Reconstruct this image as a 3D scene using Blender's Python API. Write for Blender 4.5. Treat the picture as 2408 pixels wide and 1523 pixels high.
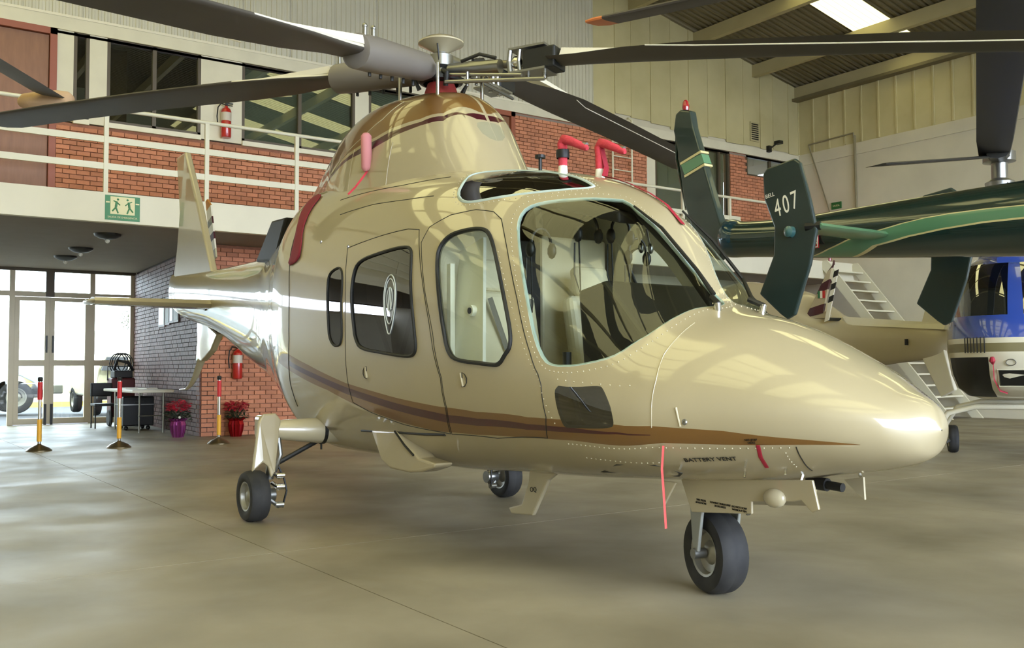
import bpy, bmesh, math, random
import numpy as np
from mathutils import Vector, Matrix
from mathutils.geometry import delaunay_2d_cdt
random.seed(7)
for o in list(bpy.data.objects): bpy.data.objects.remove(o)
C = bpy.context.scene.collection
scene = bpy.context.scene
def R(a): return math.radians(a)
# ------------------------------------------------------------------ camera
CAMP = (6.77, -3.57, 1.09)
A = R(35.0); PITCH = math.atan2(106, 2262); ROLL = R(-0.26)
fw = Vector((-math.cos(A), math.sin(A), 0)); rt = Vector((math.sin(A), math.cos(A), 0)); upv = Vector((0, 0, 1))
cf = fw*math.cos(PITCH)+upv*math.sin(PITCH); cu = -fw*math.sin(PITCH)+upv*math.cos(PITCH)
cr = rt*math.cos(ROLL)+cu*math.sin(ROLL); cu2 = -rt*math.sin(ROLL)+cu*math.cos(ROLL)
cd = bpy.data.cameras.new('camera'); cam = bpy.data.objects.new('camera', cd); C.objects.link(cam)
m = Matrix.Identity(4)
for i in range(3): m[i][0] = cr[i]; m[i][1] = cu2[i]; m[i][2] = -cf[i]; m[i][3] = CAMP[i]
cam.matrix_world = m
cd.sensor_fit = 'HORIZONTAL'; cd.sensor_width = 36.0; cd.lens = 36.0*2262/2408; cd.clip_end = 300
scene.camera = cam
# ------------------------------------------------------------------ sky, daylight, exposure
w = bpy.data.worlds.new('sky'); scene.world = w; w.use_nodes = True
bg = w.node_tree.nodes['Background']
bg.inputs[0].default_value = (0.89, 1.01, 1.21, 1); bg.inputs[1].default_value = 9.0
scene.view_settings.view_transform = 'Standard'; scene.view_settings.look = 'None'
scene.view_settings.gamma = 1; scene.view_settings.use_curve_mapping = False
scene.view_settings.exposure = 0.62
scene.cycles.max_bounces = 8; scene.cycles.diffuse_bounces = 5; scene.cycles.transparent_max_bounces = 16
# ------------------------------------------------------------------ materials
def lin(c):
    return tuple(((v/255.0)/12.92 if v/255.0 <= .04045 else (((v/255.0)+.055)/1.055)**2.4) for v in c)+(1,)
MATS = {}
def mat(name, col, rough=.5, metal=0, coat=0, noise=0, nscale=6, bump=0, bscale=60, emit=0, rand=0, col2=None, stretch=(1, 1, 1), spec=None):
    m = bpy.data.materials.new(name); m.use_nodes = True; nt = m.node_tree; b = nt.nodes['Principled BSDF']
    b.inputs['Base Color'].default_value = lin(col); b.inputs['Roughness'].default_value = rough; b.inputs['Metallic'].default_value = metal
    b.inputs['Coat Weight'].default_value = coat; b.inputs['Coat Roughness'].default_value = .04
    if spec is not None: b.inputs['Specular IOR Level'].default_value = spec
    if emit: b.inputs['Emission Color'].default_value = lin(col); b.inputs['Emission Strength'].default_value = emit
    last = None
    tc = nt.nodes.new('ShaderNodeTexCoord'); mp = nt.nodes.new('ShaderNodeMapping'); mp.inputs['Scale'].default_value = stretch
    nt.links.new(tc.outputs['Object'], mp.inputs[0])
    if noise:
        n = nt.nodes.new('ShaderNodeTexNoise'); n.inputs['Scale'].default_value = nscale; n.inputs['Detail'].default_value = 6
        nt.links.new(mp.outputs[0], n.inputs['Vector'])
        mx = nt.nodes.new('ShaderNodeMix'); mx.data_type = 'RGBA'
        c = lin(col); c2 = lin(col2) if col2 else tuple(v*(1-noise) for v in c[:3])+(1,)
        mx.inputs['A'].default_value = c; mx.inputs['B'].default_value = c2
        mr = nt.nodes.new('ShaderNodeMapRange'); mr.inputs['From Min'].default_value = .35; mr.inputs['From Max'].default_value = .68
        nt.links.new(n.outputs['Fac'], mr.inputs['Value']); nt.links.new(mr.outputs[0], mx.inputs['Factor']); last = mx.outputs['Result']
    if rand:
        oi = nt.nodes.new('ShaderNodeObjectInfo'); ge = nt.nodes.new('ShaderNodeNewGeometry')
        ad = nt.nodes.new('ShaderNodeMath'); ad.operation = 'ADD'; nt.links.new(oi.outputs['Random'], ad.inputs[0]); nt.links.new(ge.outputs['Random Per Island'], ad.inputs[1])
        fr = nt.nodes.new('ShaderNodeMath'); fr.operation = 'FRACT'; nt.links.new(ad.outputs[0], fr.inputs[0])
        mr2 = nt.nodes.new('ShaderNodeMapRange'); mr2.inputs['To Min'].default_value = 1-rand; mr2.inputs['To Max'].default_value = 1+rand
        nt.links.new(fr.outputs[0], mr2.inputs['Value'])
        hs = nt.nodes.new('ShaderNodeHueSaturation'); hs.inputs['Color'].default_value = lin(col)
        if last: nt.links.new(last, hs.inputs['Color'])
        nt.links.new(mr2.outputs[0], hs.inputs['Value']); last = hs.outputs[0]
    if last: nt.links.new(last, b.inputs['Base Color'])
    if bump:
        n2 = nt.nodes.new('ShaderNodeTexNoise'); n2.inputs['Scale'].default_value = bscale; n2.inputs['Detail'].default_value = 4
        nt.links.new(mp.outputs[0], n2.inputs['Vector'])
        bp = nt.nodes.new('ShaderNodeBump'); bp.inputs['Strength'].default_value = bump; bp.inputs['Distance'].default_value = .02
        nt.links.new(n2.outputs['Fac'], bp.inputs['Height']); nt.links.new(bp.outputs[0], b.inputs['Normal'])
    MATS[name] = m; return m
def glassmat(name, tint, trans=.8, rough=.0):
    m = bpy.data.materials.new(name); m.use_nodes = True; nt = m.node_tree; nt.nodes.clear()
    o = nt.nodes.new('ShaderNodeOutputMaterial'); t = nt.nodes.new('ShaderNodeBsdfTransparent'); t.inputs[0].default_value = lin(tint)
    g = nt.nodes.new('ShaderNodeBsdfGlossy'); g.inputs['Roughness'].default_value = rough; g.inputs[0].default_value = (1, 1, 1, 1)
    f = nt.nodes.new('ShaderNodeLayerWeight'); pw = nt.nodes.new('ShaderNodeMath'); pw.operation = 'POWER'; pw.inputs[1].default_value = 4.5; nt.links.new(f.outputs['Facing'], pw.inputs[0])
    ad = nt.nodes.new('ShaderNodeMath'); ad.operation = 'ADD'; ad.inputs[1].default_value = max(.045, 1-trans); ad.use_clamp = True; nt.links.new(pw.outputs[0], ad.inputs[0])
    x = nt.nodes.new('ShaderNodeMixShader'); nt.links.new(ad.outputs[0], x.inputs[0]); nt.links.new(t.outputs[0], x.inputs[1]); nt.links.new(g.outputs[0], x.inputs[2])
    nt.links.new(x.outputs[0], o.inputs[0]); MATS[name] = m; return m
champ = mat('champagne paint', (166, 154, 122), .38, .0, 1.0, noise=.05, nscale=2)
champ2 = mat('pale champagne paint', (176, 166, 136), .38, .0, 1.0)
gold = mat('gold paint', (116, 82, 38), .35, .1, .8)
maroon = mat('maroon paint', (62, 8, 22), .35, 0, .6)
steel = mat('steel', (150, 150, 145), .3, .9)
chrome = mat('chrome', (210, 210, 205), .12, 1)
dkmetal = mat('dark metal', (52, 52, 50), .45, .6)
black = mat('black', (16, 17, 16), .5)
rubber = mat('rubber', (26, 26, 26), .75, noise=.4, nscale=9, col2=(44, 43, 40))
seal = mat('window seal', (22, 23, 21), .6)
sealpale = mat('pale window edge', (176, 192, 186), .4)
bladeg = mat('blade grey', (74, 68, 60), .5, 0, noise=.25, nscale=1.5)
bladew = mat('blade white', (214, 208, 186), .45)
cuffg = mat('cuff grey', (112, 106, 98), .45)
redcl = mat('red cloth', (206, 62, 76), .8, bump=.3, bscale=40, noise=.2, nscale=12)
redst = mat('red strap', (150, 24, 44), .7)
pink = mat('pink padded cloth', (196, 128, 128), .85)
leather = mat('cream leather', (222, 212, 178), .5)
lining = mat('cabin lining', (190, 184, 158), .7)
dklin = mat('dark trim', (34, 31, 28), .7)
whitep = mat('white plastic', (232, 230, 214), .4)
glass = glassmat('clear glazing', (232, 238, 232), .955)
tint = glassmat('tinted glazing', (82, 92, 98), .80)
tint2 = glassmat('smoked glazing', (70, 66, 70), .86)
winglass = glassmat('office glazing', (216, 222, 216), .88)
doorglass = glassmat('door glazing', (238, 242, 238), .96)
# ------------------------------------------------------------------ mesh builder
class MB:
    def __init__(s): s.v = []; s.f = []; s.m = []; s.mats = []
    def mi(s, mt):
        if mt not in s.mats: s.mats.append(mt)
        return s.mats.index(mt)
    def add(s, vs, fs, mt=None):
        b = len(s.v); s.v += [tuple(v) for v in vs]; k = s.mi(mt) if mt else 0
        for f in fs: s.f.append(tuple(b+i for i in f)); s.m.append(k)
        return s
    def box(s, c, d, mt=None, rot=None):
        hx, hy, hz = d[0]/2, d[1]/2, d[2]/2
        vs = [Vector((x, y, z)) for x in (-hx, hx) for y in (-hy, hy) for z in (-hz, hz)]
        if rot is not None: vs = [rot @ v for v in vs]
        vs = [v+Vector(c) for v in vs]
        return s.add(vs, [(0, 1, 3, 2), (4, 6, 7, 5), (0, 4, 5, 1), (2, 3, 7, 6), (0, 2, 6, 4), (1, 5, 7, 3)], mt)
    def bb(s, x0, x1, y0, y1, z0, z1, mt=None): return s.box(((x0+x1)/2, (y0+y1)/2, (z0+z1)/2), (abs(x1-x0), abs(y1-y0), abs(z1-z0)), mt)
    def tube(s, pts, r, seg=10, mt=None, closed=False, flat=1.0, cap=True):
        P = [Vector(p) for p in pts]; n = len(P); rs = r if isinstance(r, (list, tuple)) else [r]*n
        rings = []; prev = None
        for i in range(n):
            if closed: t = (P[(i+1) % n]-P[i-1])
            else: t = P[min(i+1, n-1)]-P[max(i-1, 0)]
            t.normalize()
            if prev is None:
                a = Vector((0, 0, 1)) if abs(t.z) < .9 else Vector((1, 0, 0)); u = t.cross(a).normalized()
            else:
                u = (prev-t*prev.dot(t)); u = u.normalized() if u.length > 1e-6 else prev
            prev = u; vv = t.cross(u)
            rings.append([P[i]+(u*math.cos(2*math.pi*k/seg)+vv*flat*math.sin(2*math.pi*k/seg))*rs[i] for k in range(seg)])
        vs = [v for rg in rings for v in rg]; fs = []
        for i in range(n if closed else n-1):
            j = (i+1) % n
            for k in range(seg): fs.append((i*seg+k, i*seg+(k+1) % seg, j*seg+(k+1) % seg, j*seg+k))
        if not closed and cap: fs.append(tuple(range(seg-1, -1, -1))); fs.append(tuple((n-1)*seg+k for k in range(seg)))
        return s.add(vs, fs, mt)
    def lathe(s, prof, o=(0, 0, 0), ax=(0, 0, 1), seg=24, mt=None):
        ax = Vector(ax).normalized(); a = Vector((1, 0, 0)) if abs(ax.x) < .9 else Vector((0, 1, 0)); u = ax.cross(a).normalized(); v = ax.cross(u); o = Vector(o)
        vs = [o+ax*h+(u*math.cos(2*math.pi*k/seg)+v*math.sin(2*math.pi*k/seg))*max(r, 1e-4) for r, h in prof for k in range(seg)]
        fs = [(i*seg+k, i*seg+(k+1) % seg, (i+1)*seg+(k+1) % seg, (i+1)*seg+k) for i in range(len(prof)-1) for k in range(seg)]
        return s.add(vs, fs, mt)
    def prism(s, poly, off, mt=None):
        n = len(poly); P = [Vector(p) for p in poly]; o = Vector(off)
        fs = [tuple(range(n)), tuple(range(2*n-1, n-1, -1))]+[(i, i+n, (i+1) % n+n, (i+1) % n) for i in range(n)]
        return s.add(P+[p+o for p in P], fs, mt)
    def sph(s, c, r, seg=12, mt=None, sc=(1, 1, 1)):
        n = seg//2
        vs = [Vector((c[0]+r*sc[0]*math.sin(math.pi*i/n)*math.cos(2*math.pi*k/seg), c[1]+r*sc[1]*math.sin(math.pi*i/n)*math.sin(2*math.pi*k/seg), c[2]+r*sc[2]*math.cos(math.pi*i/n))) for i in range(n+1) for k in range(seg)]
        fs = [(i*seg+k, i*seg+(k+1) % seg, (i+1)*seg+(k+1) % seg, (i+1)*seg+k) for i in range(n) for k in range(seg)]
        return s.add(vs, fs, mt)
    def build(s, name, mt=None, parent=None, smooth=None, bevel=0, seg=2):
        me = bpy.data.meshes.new(name); me.from_pydata([tuple(v) for v in s.v], [], s.f)
        mats = s.mats if s.mats else [mt]
        for x in mats: me.materials.append(x)
        if s.mats:
            for p, k in zip(me.polygons, s.m): p.material_index = k
        bm = bmesh.new(); bm.from_mesh(me); bmesh.ops.remove_doubles(bm, verts=bm.verts, dist=1e-5)
        bmesh.ops.recalc_face_normals(bm, faces=bm.faces); bm.to_mesh(me); bm.free()
        if smooth:
            for p in me.polygons: p.use_smooth = True
            me.set_sharp_from_angle(angle=R(smooth))
        o = bpy.data.objects.new(name, me); C.objects.link(o)
        if bevel:
            b = o.modifiers.new('bevel', 'BEVEL'); b.width = bevel; b.segments = seg; b.limit_method = 'ANGLE'
        if parent: o.parent = parent
        return o
def tag(o, label, cat, group=None, kind=None):
    if label: o['label'] = label
    if cat: o['category'] = cat
    if group: o['group'] = group
    if kind: o['kind'] = kind
    return o
def thing(name, label, cat, loc=(0, 0, 0), rz=0, group=None):
    o = bpy.data.objects.new(name, None); C.objects.link(o); o.location = loc; o.rotation_euler = (0, 0, rz); o.empty_display_size = .2
    return tag(o, label, cat, group)
def struct(o): o['kind'] = 'structure'; return o
def sempty(name):
    o = bpy.data.objects.new(name, None); C.objects.link(o); return struct(o)
XFM = None
def place(mb, name, mt, parent, **k):
    """build a part given in world coordinates under a parent that may be moved"""
    if XFM is not None: mb.v = [tuple(XFM @ Vector(v)) for v in mb.v]
    o = mb.build(name, mt, None, **k)
    if parent:
        o.parent = parent; bpy.context.view_layer.update(); o.matrix_parent_inverse = parent.matrix_world.inverted()
    return o
def text(name, s, size, loc, xdir, ydir, mt, parent, ext=.001, align='CENTER'):
    cu = bpy.data.curves.new(name, 'FONT'); cu.body = s; cu.size = size; cu.align_x = align; cu.align_y = 'CENTER'; cu.extrude = ext
    o = bpy.data.objects.new(name, cu); C.objects.link(o); bpy.context.view_layer.update()
    me = bpy.data.meshes.new_from_object(o); bpy.data.objects.remove(o); me.materials.append(mt)
    o = bpy.data.objects.new(name, me); C.objects.link(o)
    x = Vector(xdir).normalized(); y = Vector(ydir); y = (y-x*y.dot(x)).normalized(); z = x.cross(y); mm = Matrix.Identity(4)
    for i in range(3): mm[i][0] = x[i]; mm[i][1] = y[i]; mm[i][2] = z[i]; mm[i][3] = loc[i]
    if parent: o.parent = parent; bpy.context.view_layer.update(); o.matrix_parent_inverse = parent.matrix_world.inverted()
    o.matrix_world = mm
    return o
def pchip(xs, ys, x):
    h = np.diff(xs); d = np.diff(ys)/h; mm = np.zeros(len(xs))
    for i in range(1, len(xs)-1):
        if d[i-1]*d[i] > 0:
            w1 = 2*h[i]+h[i-1]; w2 = h[i]+2*h[i-1]; mm[i] = (w1+w2)/(w1/d[i-1]+w2/d[i])
    mm[0] = d[0]; mm[-1] = d[-1]
    k = np.clip(np.searchsorted(xs, x)-1, 0, len(xs)-2); t = (x-xs[k])/h[k]
    return (2*t**3-3*t**2+1)*ys[k]+(t**3-2*t**2+t)*h[k]*mm[k]+(-2*t**3+3*t**2)*ys[k+1]+(t**3-t**2)*h[k]*mm[k+1]
def surf(ST, x, th, side=1, off=0):
    """point(s) of a lofted body: stations x, top, bottom, half width, height of max width, exponents"""
    x = np.asarray(x, float); th = np.asarray(th, float); xs = ST[:, 0]
    def S(x, th):
        zt, zb, w_, zm, nu, nl = [pchip(xs, ST[:, i], x) for i in range(1, 7)]
        c = np.cos(th); s = np.sin(th); n = np.where(c >= 0, nu, nl)
        return np.stack([x, -w_*np.abs(s)**(2/n), zm+np.where(c >= 0, zt-zm, zm-zb)*np.sign(c)*np.abs(c)**(2/n)], -1)
    P = S(x, th)
    if off:
        e = 1e-3; x1 = np.clip(x, xs[0]+e, xs[-1]-e); t1 = np.clip(th, .02, math.pi-.02)
        N = np.cross(S(x1+e, t1)-S(x1-e, t1), S(x1, t1+e)-S(x1, t1-e)); N /= np.maximum(np.linalg.norm(N, axis=-1, keepdims=True), 1e-12)
        cen = S(x1, t1)-np.stack([x1, 0*x1, pchip(xs, ST[:, 4], x1)], -1); N *= np.sign((N*cen).sum(-1))[..., None]
        P = P+N*off
    return P*np.array([1, side, 1])
def resample(poly, step, closed=True):
    out = []; n = len(poly)
    for i in range(n if closed else n-1):
        a = np.array(poly[i], float); b = np.array(poly[(i+1) % n], float); k = max(1, int(np.linalg.norm(b-a)/step))
        for j in range(k): out.append(tuple(a+(b-a)*j/k))
    if not closed: out.append(tuple(poly[-1]))
    return out
def smoothc(poly, closed=True, it=2):
    P = [np.array(p, float) for p in poly]
    for _ in range(it):
        Q = []; n = len(P)
        if not closed: Q.append(P[0])
        for i in range(n if closed else n-1):
            a = P[i]; b = P[(i+1) % n]; Q += [a*.75+b*.25, a*.25+b*.75]
        if not closed: Q.append(P[-1])
        P = Q
    return [tuple(p) for p in P]
def inpoly(pts, poly):
    x, y = pts[:, 0], pts[:, 1]; r = np.zeros(len(pts), bool); n = len(poly)
    for i in range(n):
        x1, y1 = poly[i]; x2, y2 = poly[(i+1) % n]
        if y1 == y2: continue
        c = ((y1 > y) != (y2 > y)) & (x < (x2-x1)*(y-y1)/(y2-y1)+x1); r ^= c
    return r
def cdt_body(ST, xs, ths, loops):
    """triangulate the (x, theta) sheet with the loops as exact edges; returns verts2d, tris, dict name->bool mask"""
    pts = []; edges = []; bpts = []
    for nm, lp in loops.items():
        b = len(pts); pts += lp; bpts += lp
        edges += [(b+i, b+(i+1) % len(lp)) for i in range(len(lp))]
    G = np.array([(x, t) for x in xs for t in ths]); B = np.array(bpts)
    border = (np.abs(G[:, 0]-xs[0]) < 1e-9) | (np.abs(G[:, 0]-xs[-1]) < 1e-9) | (np.abs(G[:, 1]-ths[0]) < 1e-9) | (np.abs(G[:, 1]-ths[-1]) < 1e-9)
    keep = np.ones(len(G), bool)
    for i in range(0, len(G), 500):
        d = ((G[i:i+500, None, :]-B[None])**2).sum(-1).min(1); keep[i:i+500] = d > .011**2
    G = G[keep | border]; pts = [Vector(p) for p in pts]+[Vector(p) for p in G]
    V, E, F, _, _, _ = delaunay_2d_cdt(pts, edges, [], 0, 1e-5, False)
    V = np.array([(v[0], v[1]) for v in V]); F = np.array([f for f in F if len(f) == 3])
    cen = V[F].mean(1); masks = {nm: inpoly(cen, lp) for nm, lp in loops.items()}
    return V, F, masks
def sheet(ST, V, F, mask, name, mats, midx, parent, sides=(1, -1), off=0, label=None):
    obs = []
    me = bpy.data.meshes.new(name); vs = []; fs = []; mi = []
    f = F[mask]; used, inv = np.unique(f, return_inverse=True); f = inv.reshape(-1, 3)
    for sd in sides:
        P = surf(ST, V[used, 0], V[used, 1], sd, off); b = len(vs); vs += P.tolist()
        g = f if sd > 0 else f[:, ::-1]; fs += (g+b).tolist(); mi += list(midx[mask])
    me.from_pydata(vs, [], fs)
    for x in mats: me.materials.append(x)
    me.polygons.foreach_set('material_index', mi); me.polygons.foreach_set('use_smooth', [True]*len(fs))
    bm = bmesh.new(); bm.from_mesh(me); bmesh.ops.remove_doubles(bm, verts=bm.verts, dist=2e-4)
    bmesh.ops.dissolve_degenerate(bm, dist=1e-5, edges=bm.edges)
    bmesh.ops.recalc_face_normals(bm, faces=bm.faces)
    bm.to_mesh(me); bm.free()
    o = bpy.data.objects.new(name, me); C.objects.link(o); o.parent = parent
    if label: o['label'] = label
    return o
def outline(ST, loop, r, mt, name, parent, side=1, off=.0, closed=True, seg=6, flat=1.0):
    P = surf(ST, [p[0] for p in loop], [p[1] for p in loop], side, off)
    return MB().tube([tuple(p) for p in P], r, seg, closed=closed, flat=flat).build(name, mt, parent, smooth=60)

FEAT={'ws':[(2.539,0.863),(2.492,0.764),(2.492,0.674),(2.559,0.589),(2.679,0.494),(2.872,0.342),(2.945,0.274),(3.099,0.324),(3.212,0.274),(3.292,0.211),(3.406,0.094),(3.512,0.045),(3.552,0.085),(3.566,0.184),(3.546,0.288),(3.532,0.387),(3.526,0.557),(3.506,0.823),(3.466,0.975),(3.419,1.124),(3.346,1.231),(3.212,1.339),(3.052,1.42),(2.992,1.425),(2.912,1.353),(2.799,1.196),(2.665,1.029)],'crew':[(1.979,1.137),(2.039,1.038),(2.165,0.975),(2.305,0.926),(2.385,0.953),(2.525,1.101),(2.665,1.281),(2.739,1.411),(2.739,1.515),(2.659,1.618),(2.565,1.636),(2.252,1.663),(2.165,1.613),(2.105,1.492),(2.039,1.326),(1.999,1.227)],'mid':[(0.978,1.362),(1.038,1.281),(1.345,1.218),(1.625,1.164),(1.685,1.178),(1.712,1.214),(1.752,1.402),(1.805,1.551),(1.832,1.605),(1.812,1.649),(1.732,1.667),(1.412,1.654),(1.112,1.645),(1.032,1.596),(0.972,1.501)],'small':[(0.592,1.443),(0.598,1.366),(0.705,1.33),(0.778,1.326),(0.818,1.362),(0.832,1.438),(0.818,1.515),(0.845,1.578),(0.825,1.622),(0.785,1.64),(0.692,1.64),(0.618,1.587)],'chin':[(3.079,1.613),(3.099,1.578),(3.159,1.533),(3.359,1.407),(3.386,1.416),(3.426,1.51),(3.446,1.605),(3.452,1.712),(3.426,1.766),(3.152,1.901),(3.112,1.906),(3.099,1.807)],'brow':[(1.892,0.692),(2.005,0.773),(2.172,0.715),(2.405,0.575),(2.585,0.436),(2.725,0.297),(2.679,0.261),(2.499,0.193),(2.285,0.18),(1.979,0.202),(1.825,0.288),(1.758,0.396),(1.845,0.571)],'door_crew':[(1.778,1.124),(1.812,1.007),(1.965,0.89),(2.159,0.809),(2.305,0.791),(2.392,0.823),(2.532,0.98),(2.719,1.2),(2.892,1.438),(2.985,1.613),(2.992,1.856),(2.932,2.099),(2.459,2.229),(1.999,2.243),(2.072,2.004),(2.085,1.775),(2.012,1.569),(1.912,1.402),(1.839,1.254)],'door_cab':[(0.838,1.2),(1.292,1.101),(1.585,1.043),(1.712,1.038),(1.758,1.133),(1.819,1.254),(1.899,1.402),(1.992,1.573),(2.072,1.775),(2.059,2.004),(1.985,2.238),(1.485,2.175),(1.078,2.094),(0.872,2.027),(0.872,1.87),(0.885,1.609),(0.878,1.479)],'brown_top':[(-0.129,1.735),(0.258,1.78),(0.838,1.874),(1.345,1.924),(1.985,1.987),(2.365,1.995),(2.832,1.928),(3.439,1.712),(3.646,1.712),(3.959,1.78),(4.226,1.91),(4.352,1.969),(4.432,2.022)],'brown_bot':[(-0.155,1.852),(0.512,1.951),(1.012,2.076),(1.458,2.153),(1.859,2.22),(2.259,2.225),(2.745,2.162),(3.139,2.049),(3.679,1.928),(4.059,1.991),(4.266,2.018),(4.432,2.031)],'mar_top':[(-0.135,1.78),(0.338,1.834),(0.825,1.906),(1.552,1.991),(2.052,2.054),(2.345,2.054),(2.805,2.0),(3.185,1.883),(3.459,1.798),(3.632,1.816)],'mar_bot':[(-0.142,1.816),(0.325,1.874),(0.798,1.96),(1.518,2.054),(2.019,2.126),(2.312,2.126),(2.785,2.063),(3.172,1.942),(3.452,1.825),(3.632,1.825)],'seam_nose':[(3.626,0.562),(3.632,0.791),(3.632,0.998),(3.652,1.263),(3.652,1.582),(3.646,1.73)],'seam_low':[(4.219,2.045),(4.206,2.301),(4.179,2.634)],'seam_aft':[(-0.169,1.24),(-0.109,1.492),(-0.109,1.649),(-0.195,1.955),(-0.209,2.171)],'belly_slit':[(0.778,2.328),(1.392,2.27),(1.919,2.252)],'redband':[(-0.295,0.535),(-0.275,0.769),(-0.155,1.025),(-0.122,1.209),(-0.175,1.326),(0.045,1.281),(0.051,1.182),(-0.022,1.034),(-0.055,0.854),(-0.069,0.616)],'topseam':[(0.385,0.742),(0.772,0.661),(1.172,0.58),(1.605,0.445)],'topseam2':[(0.545,0.921),(0.992,0.827),(1.405,0.778),(1.672,0.733)]}
FST=[[-6.05,2.343,1.907,0.061,2.132,2.006,2.0],[-5.6,2.309,1.779,0.122,2.098,2.001,2.0],[-4.0,2.238,1.51,0.252,1.971,2.185,2.2],[-2.6,2.212,1.103,0.354,1.832,2.246,2.2],[-1.8,2.272,0.885,0.454,1.725,2.287,2.3],[-1.0,2.429,0.604,0.635,1.586,2.492,2.4],[-0.3,2.582,0.441,0.794,1.471,2.833,2.5],[0.4,2.538,0.446,0.808,1.398,2.834,2.6],[1.4,2.415,0.438,0.801,1.327,2.708,2.6],[2.2,2.285,0.476,0.786,1.266,2.205,2.6],[2.7,2.145,0.496,0.763,1.166,1.711,2.6],[3.1,1.938,0.522,0.739,1.014,1.489,2.5],[3.54,1.406,0.552,0.672,0.902,1.932,2.4],[3.866,1.305,0.58,0.566,0.906,1.996,2.3],[4.228,1.133,0.639,0.418,0.899,2.082,2.2],[4.454,1.009,0.684,0.267,0.873,1.946,2.1],[4.572,0.94,0.734,0.133,0.84,1.959,2.0],[4.612,0.875,0.808,0.034,0.842,1.99,2.0],[4.622,0.845,0.839,0.003,0.842,2.0,2.0]]
CST=[[-2.2,2.3,1.9,0.1,2.0,2.0,2.0],[-1.6,2.55,1.9,0.2,2.0,2.1,2.0],[-1.0,2.8,1.9,0.3,2.0,2.4,2.0],[-0.5,3.0,1.9,0.4,2.0,2.6,2.0],[-0.1,3.1,1.9,0.5,2.0,2.7,2.0],[0.3,3.13,1.9,0.55,2.0,2.7,2.0],[0.8,3.09,1.9,0.54,2.0,2.6,2.0],[1.1,3.03,1.9,0.47,2.0,2.4,2.0],[1.28,2.93,1.9,0.42,2.0,2.3,2.0],[1.45,2.7,1.9,0.37,2.0,2.2,2.0],[1.62,2.44,1.9,0.3,2.0,2.1,2.0],[1.78,2.2,1.9,0.12,2.0,2.0,2.0]]
# ------------------------------------------------------------------ building materials
concrete = mat('polished concrete', (152, 143, 120), .5, noise=.25, nscale=.7, col2=(116, 108, 88), spec=.28, bump=.05, bscale=5)
asphalt = mat('asphalt', (74, 75, 78), .9, noise=.15, nscale=2)
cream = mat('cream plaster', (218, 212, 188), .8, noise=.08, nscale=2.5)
cream2 = mat('darker cream plaster', (206, 199, 176), .8, noise=.1, nscale=1.2)  # slightly darker cream for the remaining walls and fill pieces
slabm = mat('cream slab paint', (224, 218, 196), .7, noise=.05, nscale=2)
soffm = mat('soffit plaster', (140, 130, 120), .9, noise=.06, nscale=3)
clad = mat('cladding sheet', (200, 196, 176), .6, noise=.08, nscale=1.5)
panelm = mat('wall panel sheet', (200, 190, 146), .55, noise=.14, nscale=.9, col2=(182, 172, 128), rand=.05)
roofm = mat('roof sheet', (112, 103, 76), .6, noise=.15, nscale=1.5)
beamm = mat('roof beam paint', (178, 168, 128), .6, noise=.08, nscale=2)
brickm = mat('red brick', (196, 130, 98), .8, noise=.15, nscale=9, rand=.16, bump=.3, bscale=50)
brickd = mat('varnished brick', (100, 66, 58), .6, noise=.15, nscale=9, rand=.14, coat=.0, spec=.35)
mortar = mat('mortar', (164, 112, 88), .95, noise=.2, nscale=14)
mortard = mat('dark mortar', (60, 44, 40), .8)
wood = mat('brown door wood', (142, 98, 68), .45, noise=.18, nscale=2.5, stretch=(6, 6, 1))
wooddk = mat('door frame wood', (150, 84, 62), .5)
alum = mat('bronze aluminium', (196, 184, 154), .45, .1)
aludk = mat('dark window frame', (86, 76, 60), .5, .2)
railm = mat('cream rail paint', (216, 211, 186), .5)
def trans_sheet(name, col, f):
    m = bpy.data.materials.new(name); m.use_nodes = True; nt = m.node_tree; nt.nodes.clear(); o = nt.nodes.new('ShaderNodeOutputMaterial')
    t = nt.nodes.new('ShaderNodeBsdfTranslucent'); t.inputs[0].default_value = lin(col); x = nt.nodes.new('ShaderNodeBsdfTransparent'); x.inputs[0].default_value = lin(col)
    s = nt.nodes.new('ShaderNodeMixShader'); s.inputs[0].default_value = f; nt.links.new(t.outputs[0], s.inputs[1]); nt.links.new(x.outputs[0], s.inputs[2]); nt.links.new(s.outputs[0], o.inputs[0]); return m
skym = trans_sheet('translucent roof sheet', (136, 124, 78), .35)
nt = concrete.node_tree; b_ = nt.nodes['Principled BSDF']; mp_ = nt.nodes['Mapping']
n_ = nt.nodes.new('ShaderNodeTexNoise'); n_.inputs['Scale'].default_value = 1.3; n_.inputs['Detail'].default_value = 5; n_.inputs['Distortion'].default_value = .5; nt.links.new(mp_.outputs[0], n_.inputs['Vector'])
r_ = nt.nodes.new('ShaderNodeMapRange'); r_.inputs['From Min'].default_value = .35; r_.inputs['From Max'].default_value = .65; r_.inputs['To Min'].default_value = .40; r_.inputs['To Max'].default_value = .56
nt.links.new(n_.outputs['Fac'], r_.inputs['Value']); nt.links.new(r_.outputs[0], b_.inputs['Roughness'])
# ------------------------------------------------------------------ floor
XW, XD, XS, YR, YL, XF = -9.2, -14.9, -7.5, 16.7, -10.0, 14.0
fl = sempty('floor')
xs = [-14.9, -9.6, -4.4, 1.2, 6.4, 11.0, 14.0]; ys = [-10, -6.2, -1.4, 3.6, 8.6, 13, 16.7]
for i in range(len(xs)-1):
    for j in range(len(ys)-1):
        MB().bb(xs[i]+.003, xs[i+1]-.003, ys[j]+.003, ys[j+1]-.003, -.2, 0).build('floor_slab', concrete, fl)
struct(MB().bb(-90, 60, -60, 60, -.5, -.06).build('ground_outside', asphalt))
def zr(y): return 8.31+(16.8-y)*.195 if y > 3.5 else 8.31+13.3*.195-(3.5-y)*.195
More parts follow.
